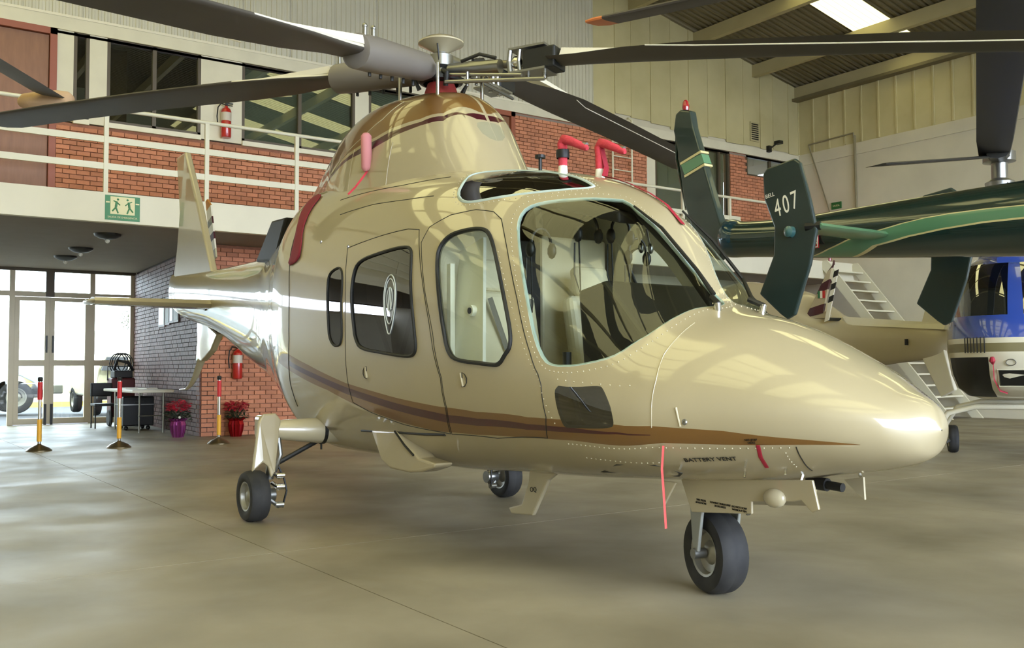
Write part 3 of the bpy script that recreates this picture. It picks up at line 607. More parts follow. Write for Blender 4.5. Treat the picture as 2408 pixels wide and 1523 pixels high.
sheet(CS, V2, F2, np.ones(len(F2), bool), 'rotor_cowling', [champ, gold, maroon, mat('glossy oval grey', (150, 146, 120), .15, coat=1)], mi2, H)
outline(CS, resample([(.762, .466), (.638, .73), (.416, .909), (.2, 1.01), (-.1, 1.1)], .05, False), .003, champ2, 'cowling_seam', H, 1, .001, closed=False)
for xx in (.35, .9): outline(CS, [(xx, t) for t in np.linspace(1.0, 1.45, 10)], .0022, champ2, 'cowling_seam', H, 1, .001, closed=False)
# exhaust ducts, red intake cover, pink plug
for sd in (1, -1): place(MB().prism([(-1.78, -.46*sd, 2.08), (-1.38, -.46*sd, 2.41), (-1.05, -.46*sd, 2.40), (-1.3, -.46*sd, 2.05)], (0, .2*sd, 0)), 'exhaust_duct', black, H, bevel=.02)
rc = sheet(FS, V, F, K['redband'], 'intake_cover', [mat('dark red cover', (124, 26, 42), .75)], np.zeros(len(F), int), None, sides=(1,), off=.012)
rc2 = rc.modifiers.new('t', 'SOLIDIFY'); rc2.thickness = .006
tag(rc, 'dark red strap cover across the rear shoulder of the beige helicopter', 'cover')
pk = up('exhaust_plug', MB().tube([(.63, -.52, 2.50), (.63, -.525, 2.52), (.63, -.53, 2.75), (.63, -.53, 2.77)], [.025, .038, .038, .022], 14), pink, 'pink padded plug standing against the side of the gold-topped cowling', 'cover', smooth=60)
place(MB().tube([(.63, -.52, 2.5), (.62, -.56, 2.44), (.6, -.6, 2.38), (.57, -.64, 2.33)], .008, 6), 'ribbon', redcl, pk)
# roof antenna, pitot tubes and covers
place(MB().tube([(1.72, .2, 2.38), (1.72, .2, 2.48)], .012, 8).tube([(1.72, .2, 2.48), (1.72, .2, 2.5)], .035, 12), 'roof_antenna', black, H)
for yy, x0, lab in ((-.12, 2.37, 'red cloth pitot cover with a black band on the roof of the beige helicopter'), (.12, 2.42, 'red cloth pitot cover with a long ribbon on the roof of the beige helicopter')):
    place(MB().lathe([(.03, 0), (.026, .05), (.024, .07)], (x0, yy, 2.22), seg=16), 'pitot_base', whitep, H, smooth=40)
    place(MB().tube([(x0, yy, 2.3), (x0-.01, yy, 2.42), (x0+.22, yy, 2.36)], .012, 8), 'pitot_tube', steel, H)
    c = thing('pitot_cover', lab, 'cover', (x0, yy, 2.28), group='red pitot covers')
    place(MB().tube([(x0, yy, 2.275), (x0, yy, 2.36), (x0-.005, yy, 2.405), (x0+.015, yy, 2.43), (x0+.06, yy, 2.415), (x0+.21, yy, 2.345), (x0+.225, yy, 2.335)], [.026, .028, .030, .030, .026, .020, .011], 12), 'sleeve', redcl, c, smooth=60)
    if yy < 0: place(MB().lathe([(.038, 0), (.041, .02), (.038, .05)], (x0, yy, 2.32), seg=14), 'strap', black, c, smooth=40)
    else:
        P = surf(FS, [2.5, 2.65, 2.8, 2.95, 3.08, 3.2], [.12, .06, .03, .05, .05, .04], -1, .012); P = [(2.44, .12, 2.40), (2.47, .13, 2.28)]+[tuple(p) for p in P]
        place(MB().tube(P, .018, 6, flat=.15), 'ribbon', redst, c)
# rotor mast and head
HX, HY = .78, 0.0
place(MB().lathe([(.14, 0), (.12, .06), (.10, .12)], (HX, HY, 3.05), seg=20), 'mast_boot', mat('red rubber', (130, 34, 28), .7), H, smooth=40)
place(MB().lathe([(.06, 0), (.06, .26), (.09, .28), (.09, .36), (.05, .38), (.04, .52)], (HX, HY, 3.02), seg=20), 'rotor_mast', steel, H, smooth=40)
place(MB().lathe([(.13, 0), (.16, .01), (.16, .035), (.10, .05), (.1, .07)], (HX, HY, 3.17), seg=24), 'swashplate', dkmetal, H, smooth=40)
place(MB().lathe([(.04, -.03), (.11, .01), (.168, .04), (.168, .05), (.13, .075), (.07, .095), (.02, .10), (0, .10)], (HX, HY, 3.43), seg=32), 'rotor_cap', champ2, H, smooth=40)
place(MB().tube([(HX+.06, HY-.05, 3.3), (HX+.08, HY-.08, 3.46), (HX+.05, HY-.06, 3.5), (HX+.03, HY-.02, 3.44)], .006, 6), 'hub_cable', black, H)
BL = [(26, 3.27, -.075, -.011, 0, -2), (206, 3.28, .095, -.006, 1, 11), (296, 3.27, -.13, 0, 1, 10), (116, 3.37, .055, -.004, 0, -13)]
for az, z0, s1, s2, cuff, pdeg in BL:
    a = R(az); d = Vector((math.cos(a), math.sin(a), 0)); t = Vector((-math.sin(a), math.cos(a), 0))
    def zz(r): return z0+s1*r+s2*r*r
    def pt(r, c, h): p = Vector((HX, HY, 0))+d*r+t*c; return (p.x, p.y, zz(r)+h)
    rb = bpy.data.objects.new('rotor_blade', None)
    # aerofoil loft; leading edge on +t side
    prof = [(.10, 0), (.095, .012), (.07, .022), (.02, .026), (-.06, .020), (-.16, .008), (-.235, .001), (-.16, -.004), (-.06, -.010), (.02, -.014), (.07, -.012), (.095, -.008)]
    st_ = [(.92, .55, 1.6), (1.15, .6, 1.5), (1.5, .85, 1.15), (2.0, 1, 1), (3.2, 1, 1), (4.4, 1, .95), (5.25, 1, .9), (5.42, .8, .7), (5.5, .55, .5)]
    m = MB(); vs = []; fs = []; n = len(prof); pitch = R(pdeg)
    for r, sc_, th_ in st_:
        for c, h in prof: vs.append(pt(r, c*sc_, h*th_+c*sc_*math.tan(pitch)))
    up_f, dn_f = [], []
    for i in range(len(st_)-1):
        for k in range(n):
            f = (i*n+k, i*n+(k+1) % n, (i+1)*n+(k+1) % n, (i+1)*n+k)
            (up_f if (k < 6 and st_[i][0] < 2.0) else dn_f).append(f)
    m.add(vs, dn_f+[tuple(range(n)), tuple(range((len(st_)-1)*n, len(st_)*n))][:2], bladeg)
    b0 = len(m.f); k = m.mi(bladew)
    for f in up_f: m.f.append(f); m.m.append(k)
    b = place(m, 'rotor_blade', bladeg, H, smooth=50)
    place(MB().tube([pt(1.7, -.3, -.02), pt(2.0, -.245, -.022), pt(5.2, -.24, -.02)], .004, 4), 'trailing_edge_tab', bladew, b)
    cc, hh = (-.17, .045) if az == 116 else (-.04, 0)
    place(MB().prism([pt(.98, cc, .03+hh), pt(1.0, cc, .085+hh), pt(1.5, cc, .05+hh), pt(2.0, cc, .022+hh), pt(2.0, cc, .01+hh)], tuple(t*.10)), 'root_fairing', bladew, b)
    if cuff:
        place(MB().tube([pt(.16, 0, -.01), pt(.24, 0, 0), pt(.8, -.01, 0), pt(.97, -.02, 0), pt(.98, -.02, 0)], [.07, .105, .125, .12, .10], 20, flat=.95), 'blade_cuff', cuffg, H, smooth=50)
        for r in (.84, .93):
            place(MB().tube([pt(r, .02, .09), pt(r, .02, .16)], .016, 8).sph(pt(r, .02, .165), .02, 8), 'cuff_bolt', steel, H, smooth=50)
        for r in (.3, .42, .55, .68, .8): place(MB().tube([pt(r, -.04, -.14), pt(r, -.04, -.09)], .012, 8), 'cuff_bolt', dkmetal, H)
    else:
        place(MB().tube([pt(.08, 0, 0), pt(.5, 0, 0)], .05, 14), 'blade_yoke', steel, H, smooth=40)
        place(MB().tube([pt(.2, .07, .05), pt(.55, .07, .03)], .03, 12).tube([pt(.55, .07, .03), pt(.66, .06, .02)], .016, 8), 'lag_damper', mat('damper grey', (130, 126, 116), .35, .6) if 'damper grey' not in MATS else MATS['damper grey'], H, smooth=40)
        place(MB().tube([pt(.12, -.1, -.06), pt(.72, -.09, -.1)], .012, 8).tube([pt(.14, -.16, -.13), pt(.9, -.1, -.14)], .014, 8).tube([pt(.3, -.12, -.06), pt(.3, -.12, -.16)], .012, 8), 'control_rods', steel, H)
        place(MB().prism([pt(.62, -.1, -.09), pt(.62, .1, -.09), pt(.62, .1, -.075), pt(.62, -.1, -.075)], tuple(d*.28)).prism([pt(.62, -.1, .075), pt(.62, .1, .075), pt(.62, .1, .09), pt(.62, -.1, .09)], tuple(d*.28)).tube([pt(.625, -.08, -.08), pt(.615, -.08, 0), pt(.625, -.08, .08)], .018, 8).tube([pt(.7, -.08, -.08), pt(.69, -.08, 0), pt(.7, -.08, .08)], .014, 8), 'blade_grip', steel, H)
        place(MB().prism([pt(.72, -.09, -.075), pt(.72, .09, -.075), pt(.72, .09, .075), pt(.72, -.09, .075)], tuple(d*.25)), 'blade_root_block', black, H, bevel=.012)
        for c in (-.05, .05): place(MB().sph(pt(.66, c, 0), .045, 12), 'bearing', chrome, H, smooth=60)
        for r in (.72, .85): place(MB().tube([pt(r, 0, -.11), pt(r, 0, .12)], .018, 8), 'grip_bolt', chrome, H, smooth=50)
        for c in (-.12, .1): place(MB().tube([pt(.25, c, .02), pt(.4, c, .06), pt(.52, c*.8, .03)], .013, 8), 'hydraulic_pipe', dkmetal, H, smooth=50)
    p = Vector((HX, HY, 0))+Vector((math.cos(a+.5), math.sin(a+.5), 0))*.3
    place(MB().tube([(p.x, p.y, 3.0), (p.x, p.y, 3.24)], .014, 8), 'pitch_link', chrome, H, smooth=50)
for k in range(4):
    a = R(26+45+90*k); place(MB().tube([(HX+.07*math.cos(a), HY+.07*math.sin(a), 3.26), (HX+.2*math.cos(a), HY+.2*math.sin(a), 3.2), (HX+.16*math.cos(a), HY+.16*math.sin(a), 3.12)], .018, 8), 'hub_arm', dkmetal, H, smooth=50)
# tail surfaces
place(MB().add([], []).prism([(-5.92, -.018, 3.86), (-5.5, -.03, 3.86), (-4.87, -.045, 3.05), (-4.25, -.07, 2.2), (-4.3, -.07, 2.0), (-5.9, -.05, 2.0), (-5.95, -.03, 2.3), (-5.72, -.02, 3.0)], (0, .08, 0)), 'tail_fin', champ, H, bevel=.022, seg=3)
place(MB().prism([(-4.9, -.04, 1.75), (-4.1, -.05, 1.5), (-4.35, -.045, 1.32), (-4.72, -.04, 1.2), (-4.95, -.035, 1.2), (-4.88, -.04, 1.45)], (0, .08, 0)), 'ventral_fin', champ, H, bevel=.015)
place(MB().tube([(-4.82, 0, 1.22), (-5.05, 0, 1.02), (-5.25, 0, .91), (-5.42, 0, .86), (-5.68, 0, .85)], [.05, .04, .03, .024, .018], 10, flat=.5), 'tail_skid', champ2, H, smooth=50)
def hplane(y0, y1):
    m = MB(); P = []
    for y, c in ((y0, 1), (y1, .75)):
        for a, h in ((.27, 0), (.22, .028), (.05, .036), (-.2, .018), (-.33, 0), (-.2, -.014), (.05, -.03), (.22, -.024)): P.append((-3.88+a*c, y, 1.81+h*c*1.7))
    m.add(P, [(k, (k+1) % 8, 8+(k+1) % 8, 8+k) for k in range(8)]+[tuple(range(8)), tuple(range(15, 7, -1))]); return m
for sd in (1, -1):
    place(hplane(-.24*sd, -1.44*sd), 'stabiliser', champ, H, smooth=30)
    place(MB().sph((-3.9, -1.45*sd, 1.81), .24, 12, None, (1, .2, .12)), 'stabiliser_tip', champ2, H, smooth=60)
    place(MB().tube([(-3.9, -.18*sd, 1.81), (-3.9, -.26*sd, 1.81)], .06, 10), 'stabiliser_root', dkmetal, H)
orange = mat('tip orange', (196, 130, 40), .5)
place(MB().tube([(-5.55, .02, 2.5), (-5.55, .36, 2.5)], .05, 12), 'tail_rotor_shaft', steel, H)
tdir = Vector((-.32, 0, .95)).normalized(); tper = Vector((.95, 0, .32)).normalized()
for sg in (1, -1):
    m = MB(); segs = [(.1, .22, champ2), (.22, .36, bladew), (.36, .46, maroon), (.46, .58, bladew), (.58, .68, maroon), (.68, .84, bladew), (.84, .98, orange)]
    for a, b, mt in segs:
        c = Vector((-5.5, .36, 2.42)); p = [c+tdir*sg*a-tper*.09, c+tdir*sg*a+tper*.09, c+tdir*sg*b+tper*(.09 if b < .9 else -.02), c+tdir*sg*b-tper*.09]
        m.prism([tuple(q_) for q_ in p], (0, .02, 0), mt)
    place(m, 'tail_rotor_blade', None, H)
# belly pieces
place(MB().prism([(2.14, -.21, .50), (2.42, -.22, .50), (2.33, -.215, .45), (2.17, -.21, .23), (1.95, -.21, .215), (1.92, -.21, .25), (2.06, -.21, .285), (2.13, -.21, .43)], (0, .03, 0)), 'belly_antenna', champ2, H, bevel=.01)
text('antenna_lettering', 'OQ', .04, (2.2, -.224, .385), (1, 0, .1), (0, 0, 1), black, H)
place(MB().prism([(3.36, -.3, .55), (3.45, -.3, .55), (3.36, -.3, .42)], (0, .012, 0)), 'belly_antenna', champ2, H, bevel=.004)
for sg in (1, -1): place(MB().prism([(.97, -.66*sg, .69), (1.34, -.67*sg, .70), (1.46, -.66*sg, .62), (1.60, -.655*sg, .55), (1.80, -.65*sg, .53), (1.78, -.65*sg, .505), (1.62, -.65*sg, .465), (1.47, -.65*sg, .45), (1.22, -.65*sg, .455), (1.10, -.65*sg, .50)], (0, .13*sg, 0)), 'step_fairing', champ, H, bevel=.03, seg=3)
place(MB().tube([(1.33, -.672, .70), (1.45, -.668, .62), (1.56, -.665, .565)], .007, 6), 'step_seal', black, H)
def onskin(x, th, sd=1, off=.002): return tuple(float(q) for q in surf(FS, x, th, sd, off))
def skintext(s, size, x, th, mt, name):
    p = Vector(onskin(x, th)); px = Vector(onskin(x+.05, th)); pu = Vector(onskin(x, th-.04)); return text(name, s, size, onskin(x, th, 1, .003), px-p, pu-p, mt, H, ext=.0008)
skintext('BATTERY VENT', .036, 3.84, 2.2, black, 'battery_vent_lettering'); skintext('NO STEP\nHERE', .014, 4.06, 1.93, black, 'nose_lettering')
P = surf(FS, [4.08, 4.06, 4.04], [1.99, 2.2, 2.42], 1, .003); place(MB().tube([tuple(p) for p in P], .009, 6, flat=.15), 'red_tape', redst, H)
place(MB().prism([onskin(3.05, 2.62), onskin(3.3, 2.35), onskin(3.55, 2.3), onskin(3.62, 2.5), onskin(3.55, 2.62)], (0, 0, .004)), 'belly_intake', dkmetal, H)
rb_ = thing('hanging_ribbon', 'thin red warning ribbon hanging from the underside of the beige helicopter nose', 'ribbon', onskin(3.68, 1.96))
p0 = Vector(onskin(3.68, 1.95, 1, .01)); place(MB().tube([p0, p0+Vector((0, -.01, -.1)), p0+Vector((-.0, .0, -.22)), p0+Vector((0, .01, -.36))], .007, 6, flat=.15), 'strip', mat('ribbon red', (206, 70, 66), .7), rb_)
for (x, th) in ((3.68, 2.3), (3.98, 2.28), (3.92, 2.5), (4.1, 2.5)):
    place(MB().tube([onskin(x, th, 1, -.005), onskin(x, th, 1, .025)], .006, 6), 'drain_tube', chrome, H)
# door handles, latches
for x, th, f in ((2.299, 1.766, 1), (1.172, 1.78, -1)):
    p = Vector(onskin(x, th, 1, .004)); e = (Vector(onskin(x+.05, th))-Vector(onskin(x, th))).normalized(); u_ = Vector((0, 0, 1))
    ring = [p+e*(.045*math.cos(k*math.pi/5-math.pi/2))*f+u_*.04*math.sin(k*math.pi/5-math.pi/2) for k in range(6)]
    place(MB().tube(ring, .003, 6, closed=True), 'handle_recess', seal, H); place(MB().tube([p+u_*.035-e*.012, p-u_*.035+e*.012], .008, 8, flat=.6), 'door_handle', champ2, H)
place(MB().tube([onskin(3.765, 1.53, 1, .002), onskin(3.78, 1.72, 1, .002)], .006, 6, flat=.5), 'nose_latch', champ2, H)
for (x, th) in ((.378, 1.15), (.838, 1.19), (3.80, 1.67)):
    place(MB().lathe([(.014, 0), (.012, .006), (.004, .007)], onskin(x, th, 1, 0), (0, -1, .1), 10), 'fastener', steel, H)
# emblem on the cabin window
xm, tm = 1.50, 1.46; pale = mat('window decal', (196, 202, 198), .6)
for sx in (1., .82, .45):
    loop = [(xm+.075*sx*math.cos(k*math.pi/14), tm+.115*sx*math.sin(k*math.pi/14)) for k in range(28)]
    outline(FS, loop, .0035 if sx < 1 else .004, pale, 'decal_ring', H, 1, .003)
place(MB().tube([onskin(xm-.015, tm+.05, 1, .003), onskin(xm, tm-.05, 1, .003), onskin(xm+.02, tm+.045, 1, .003)], .006, 6), 'decal_figure', pale, H)
# wipers
for sg, P in ((1, [(3.50, .15), (3.38, .16), (3.2, .29), (3.03, .33)]), (-1, [(3.52, .25), (3.35, .45), (3.2, .40), (3.06, .28)])):
    Q = surf(FS, [p[0] for p in P], [p[1] for p in P], sg, .028); place(MB().tube([tuple(q) for q in Q], [.012, .01, .009, .006], 8), 'wiper_arm', black, H, smooth=40)
    place(MB().tube([onskin(3.60, .25, sg, -.01), onskin(3.59, .25, sg, .035)], .018, 10), 'wiper_pivot', chrome, H, smooth=40)
    place(MB().tube([onskin(3.52, .2, sg, .03), onskin(3.60, .25, sg, .03)], .014, 8), 'wiper_link', dkmetal, H)
# ---------------- landing gear
def wheel(parent, c, axis, r, wd, tag_='wheel'):
    axis = Vector(axis).normalized(); t = wd/2; e = bpy.data.objects.new(tag_, None); C.objects.link(e); e.parent = parent; e.location = c
    prof = [(r*.55, -t*.78), (r*.62, -t*.9), (r*.78, -t), (r*.92, -t*.92), (r*.985, -t*.62), (r, -t*.2), (r*.99, -.002), (r*.99, .002), (r, t*.2), (r*.985, t*.62), (r*.92, t*.92), (r*.78, t), (r*.62, t*.9), (r*.55, t*.78)]
    place(MB().lathe(prof, c, axis, 40), 'tire', rubber, e, smooth=35)
    place(MB().lathe([(r*.56, -t*.8), (r*.58, -t*.86), (r*.52, -t*.82), (r*.48, -t*.45), (r*.3, -t*.35), (r*.2, -t*.6), (r*.1, -t*.7), (0, -t*.7)], c, axis, 32), 'wheel_rim', mat('wheel grey', (150, 148, 138), .4, .5) if 'wheel grey' not in MATS else MATS['wheel grey'], e, smooth=30)
    place(MB().lathe([(r*.56, t*.8), (r*.58, t*.86), (r*.52, t*.82), (r*.48, t*.45), (r*.3, t*.35), (r*.2, t*.6), (r*.1, t*.7), (0, t*.7)], c, axis, 32), 'wheel_rim', MATS['wheel grey'], e, smooth=30)
    return e
for sd in (1, -1):
    y = lambda v: v*-sd
    yc = 1.085 if sd == 1 else 1.12
    wheel(H, (-.05, y(yc), .183), (0, 1, 0), .183, .15, 'main_wheel')
    place(MB().tube([(.06, y(.45), .645), (.06, y(.60), .643), (.06, y(.63), .643), (.03, y(.90), .655), (.02, y(.96), .66)], [.094, .098, .096, .074, .06], 20), 'gear_strut', champ2, H, smooth=40)
    place(MB().tube([(.06, y(.595), .643), (.06, y(.62), .643)], .103, 20), 'strut_collar', black, H)
    place(MB().prism([(.05, y(1.10), .72), (.05, y(1.065), .775), (.05, y(.97), .78), (.05, y(.93), .73), (.085, y(.985), .36), (.085, y(1.015), .32), (.085, y(1.035), .40), (.085, y(1.075), .435), (.085, y(1.115), .40), (.085, y(1.155), .37)], (.03, 0, 0)), 'gear_fairing', champ, H, bevel=.012)
    place(MB().prism([(-.08, y(.94), .765), (.05, y(.94), .765), (.05, y(1.08), .765), (-.08, y(1.08), .765)], (0, 0, -.17)), 'gear_head', champ, H, bevel=.03, seg=3)
    place(MB().tube([(.0, y(.96), .62), (-.01, y(.965), .45), (-.03, y(.975), .30)], [.042, .036, .03], 12), 'shock_leg', steel, H, smooth=40)
    place(MB().tube([(.06, y(.94), .60), (.075, y(.93), .48), (.07, y(.95), .42), (.04, y(.96), .36)], .016, 8), 'torque_link', steel, H, smooth=40)
    place(MB().tube([(-.05, y(.93), .183), (-.05, y(1.03), .183)], .05, 14), 'axle', steel, H, smooth=40)
    for a_, b_ in ((.06, .25), (.05, .12), (.06, .33)): place(MB().tube([(a_, y(.955), b_), (a_+.01, y(.90), b_)], .022, 10).tube([(a_-.04, y(.98), b_+.03), (a_-.02, y(.92), b_-.02)], .016, 8), 'brake_caliper', chrome if b_ > .2 else steel, H, smooth=40)
    place(MB().tube([(.05, y(.95), .42), (.07, y(.9), .3), (.09, y(.89), .22), (.06, y(.91), .1)], .008, 6), 'brake_hose', black, H, smooth=40)
    place(MB().tube([(-.02, y(.94), .40), (-.02, y(.60), .56)], .018, 8), 'drag_brace', dkmetal, H)
place(MB().tube([(.06, -.61, .56), (.06, -.61, .50)], .008, 6), 'gear_pin', dkmetal, H)
na_ = R(-15); ax = Vector((math.cos(na_-math.pi/2), math.sin(na_-math.pi/2), 0)); NC = Vector((3.46, -.05, .197))
wheel(H, tuple(NC), tuple(ax), .197, .155, 'nose_wheel')
hd = Vector((math.cos(na_), math.sin(na_), 0))
for sg in (1, -1):
    b = NC+ax*sg*.095
    m = MB(); top = NC+ax*sg*.095+Vector((0, 0, .26))-hd*.0
    m.prism([tuple(b-hd*.02+Vector((0, 0, .0))), tuple(b+hd*.02), tuple(top+hd*.06-Vector((0, 0, .07))), tuple(top+hd*.085), tuple(top-hd*.05)], tuple(ax*sg*.018)); place(m, 'nose_fork', mat('fork grey', (150, 152, 144), .4, .3) if 'fork grey' not in MATS else MATS['fork grey'], H, bevel=.006)
    place(MB().tube([tuple(NC+ax*sg*.06), tuple(NC+ax*sg*.125)], .026, 12), 'nose_axle', steel, H, smooth=40)
place(MB().prism([tuple(NC+ax*.1+Vector((0, 0, .25))-hd*.05), tuple(NC-ax*.1+Vector((0, 0, .25))-hd*.05), tuple(NC-ax*.1+Vector((0, 0, .25))+hd*.08), tuple(NC+ax*.1+Vector((0, 0, .25))+hd*.08)], (0, 0, .03)).tube([tuple(NC+Vector((0, 0, .27))), tuple(NC+Vector((0, 0, .55)))], .045, 14), 'nose_leg', steel, H, smooth=30)
place(MB().tube([tuple(NC+hd*.1-ax*.08+Vector((0, 0, .27))), tuple(NC+hd*.16-ax*.09+Vector((0, 0, .2)))], .014, 8), 'tow_lug', steel, H)
dpan = [(3.40, .56), (3.47, .405), (3.84, .44), (3.84, .495), (4.07, .52), (4.11, .53), (4.165, .485), (4.20, .50), (4.17, .62)]
for sg in (1, -1):
    if sg < 0: dpan = [(3.40, .56), (3.47, .405), (3.84, .44), (3.86, .52), (4.0, .56)]
    place(MB().prism([(x, -.22*sg, z) for x, z in dpan], (0, .014*sg, 0)), 'nose_gear_door', champ, H, bevel=.004)
    if sg > 0: place(MB().sph((3.975, -.225*sg, .525), .06, 14, None, (1, .5, .7)), 'door_blister', champ2, H, smooth=60)
    place(MB().tube([(3.6, -.21*sg, .53), (3.6, -.18*sg, .6)], .008, 6).tube([(4.1, -.21*sg, .6), (4.1, -.18*sg, .66)], .008, 6), 'door_hinge', chrome, H)
for k, (x, s_) in enumerate(((3.535, 'TIRE PRESS\n60 PSI NOSE'), (3.655, 'TOWING TURN LIMIT\n50 DEGREES'), (3.77, 'DO NOT TOW\nWITHOUT PIN'))):
    text('door_lettering', s_, .013, (x, -.2345 if 0 else -.2215, .462-.004*k), (1, 0, -.03), (0, 0, 1), black, H)
place(MB().tube([(3.92, .08, .57), (4.02, .08, .565)], .03, 12).tube([(4.02, .08, .565), (4.10, .08, .56)], .02, 10), 'landing_light_arm', dkmetal, H, smooth=40)
place(MB().prism([(4.02, .2, .58), (4.12, .2, .60), (4.125, .2, .50), (4.08, .2, .53)], (0, .012, 0)), 'nose_gear_flap', champ2, H)
# ---------------- cockpit and cabin interior
def seat(parent, x, y):
    e = bpy.data.objects.new('seat', None); C.objects.link(e); e.parent = parent; e.location = (x, y, .75)
    place(MB().bb(x, x+.48, y-.23, y+.23, .80, .93), 'seat_cushion', leather, e, bevel=.04, seg=3)
    rot = Matrix.Rotation(R(-12), 3, 'Y')
    place(MB().box((x-.03, y, 1.22), (.12, .46, .66), None, rot), 'backrest', leather, e, bevel=.045, seg=3)
    place(MB().box((x-.12, y, 1.64), (.09, .27, .2), None, rot), 'headrest', leather, e, bevel=.035, seg=3)
    place(MB().bb(x+.03, x+.4, y-.15, y+.15, .68, .8), 'seat_base', dklin, e)
    place(MB().tube([(x+.03, y-.15, 1.5), (x+.06, y-.05, 1.2), (x+.1, y, .95)], .018, 6, flat=.2).tube([(x+.03, y+.15, 1.5), (x+.06, y+.05, 1.2), (x+.1, y, .95)], .018, 6, flat=.2), 'seat_belt', mat('belt grey', (120, 116, 104), .7) if 'belt grey' not in MATS else MATS['belt grey'], e)
    return e
for y_ in (-.36, .36): seat(H, 2.15, y_)
for y_ in (-.28, .28): seat(H, .55, y_)
place(MB().bb(.2, 3.1, -.42, .42, .67, .69), 'cabin_floor', dklin, H)
place(MB().bb(1.78, 1.84, -.66, -.12, .85, 1.95).bb(1.78, 1.84, .12, .66, .85, 1.95), 'cabin_bulkhead', leather, H, bevel=.02)
place(MB().bb(1.84, 1.845, -.10, .10, .62, 1.9), 'opening_shade', dklin, H)  # solid sheet whose dark colour stands for shade in the bulkhead gap
place(MB().bb(2.0, 2.04, -.69, -.66, 1.02, 1.7), 'door_pillar_trim', whitep, H)
place(MB().tube([(2.2, -.66, 1.42), (2.2, -.63, 1.42)], .032, 16), 'gasper_vent', whitep, H); place(MB().tube([(2.2, -.665, 1.42), (2.2, -.64, 1.42)], .018, 16), 'gasper_eye', mat('vent blue', (28, 36, 56), .3), H)
place(MB().prism([(2.0, -.68, 1.02), (2.0, -.60, 1.78), (2.22, -.58, 1.84), (2.36, -.68, 1.02)], (0, .02, 0)), 'door_trim_panel', whitep, H)
place(MB().prism([(2.90, -.40, .9), (2.84, -.40, 1.50), (3.06, -.40, 1.54), (3.38, -.40, 1.22), (3.36, -.40, .9)], (0, .85, 0)), 'instrument_panel', mat('panel black', (22, 20, 18), .5), H, bevel=.025, seg=3)
for k in range(4): place(MB().lathe([(.05, 0), (.045, .006), (0, .006)], (2.868, -.18+k*.15, 1.36), (-1, 0, .07), 18), 'instrument_dial', black, H)
place(MB().tube([(3.48, 0, 1.36), (3.2, 0, 1.70), (2.92, 0, 1.95), (2.5, 0, 2.1)], [.04, .05, .055, .05], 10), 'inner_post', dklin, H, smooth=50)
place(MB().bb(2.45, 2.95, -.12, .12, .62, .98), 'centre_console', dklin, H, bevel=.02)
for y_ in (-.36, .36):
    place(MB().tube([(2.78, y_, .63), (2.80, y_, .85), (2.72, y_, 1.0), (2.70, y_, 1.12)], .014, 8).tube([(2.70, y_, 1.1), (2.70, y_, 1.18)], .024, 8), 'control_stick', black, H, smooth=40)
    place(MB().bb(3.2, 3.24, y_-.1, y_-.02, .7, .82).bb(3.2, 3.24, y_+.02, y_+.1, .7, .82), 'rudder_pedals', steel, H)
place(MB().prism([(2.35, -.16, 2.13), (2.9, -.16, 1.93), (2.9, -.16, 1.87), (2.35, -.16, 2.02)], (0, .32, 0)), 'overhead_panel', dklin, H, bevel=.015)
place(MB().sph((3.05, -.48, .88), .07, 12, None, (.8, 1, 1)).tube([(3.05, -.5, .78), (3.1, -.42, .62)], .02, 8), 'cockpit_fan', black, H, smooth=60)
for x, y in ((2.5, -.38), (2.55, -.08), (2.6, .12), (2.5, .34)):
    hs = bpy.data.objects.new('headset', None); C.objects.link(hs); hs.parent = H; hs.location = (x, y, 1.9)
    zt = 1.92 if abs(y) < .2 else 1.82
    arc = [(x, y+.07*math.cos(k*math.pi/8), zt-.04+.09*math.sin(k*math.pi/8)) for k in range(9)]
    place(MB().tube(arc, .009, 6), 'headband', black, hs); place(MB().sph((x, y+.075, zt-.07), .042, 10, None, (.8, .5, 1.1)).sph((x, y-.075, zt-.07), .042, 10, None, (.8, .5, 1.1)), 'ear_cup', black, hs, smooth=60)
    place(MB().tube([(x, y-.07, zt-.1), (x+.02, y-.08, zt-.3), (x+.05, y-.1, zt-.42), (x+.02, y-.12, zt-.3), (x, y-.1, zt-.12)], .005, 6), 'headset_cord', black, hs)
for y_ in (.02, .09):
    place(MB().tube([(2.85, y_, 1.86), (2.87, y_, 1.78)], .008, 6).sph((2.88, y_, 1.75), .025, 10, None, (.6, .8, 1.2)), 'engine_lever', steel, H, smooth=60)
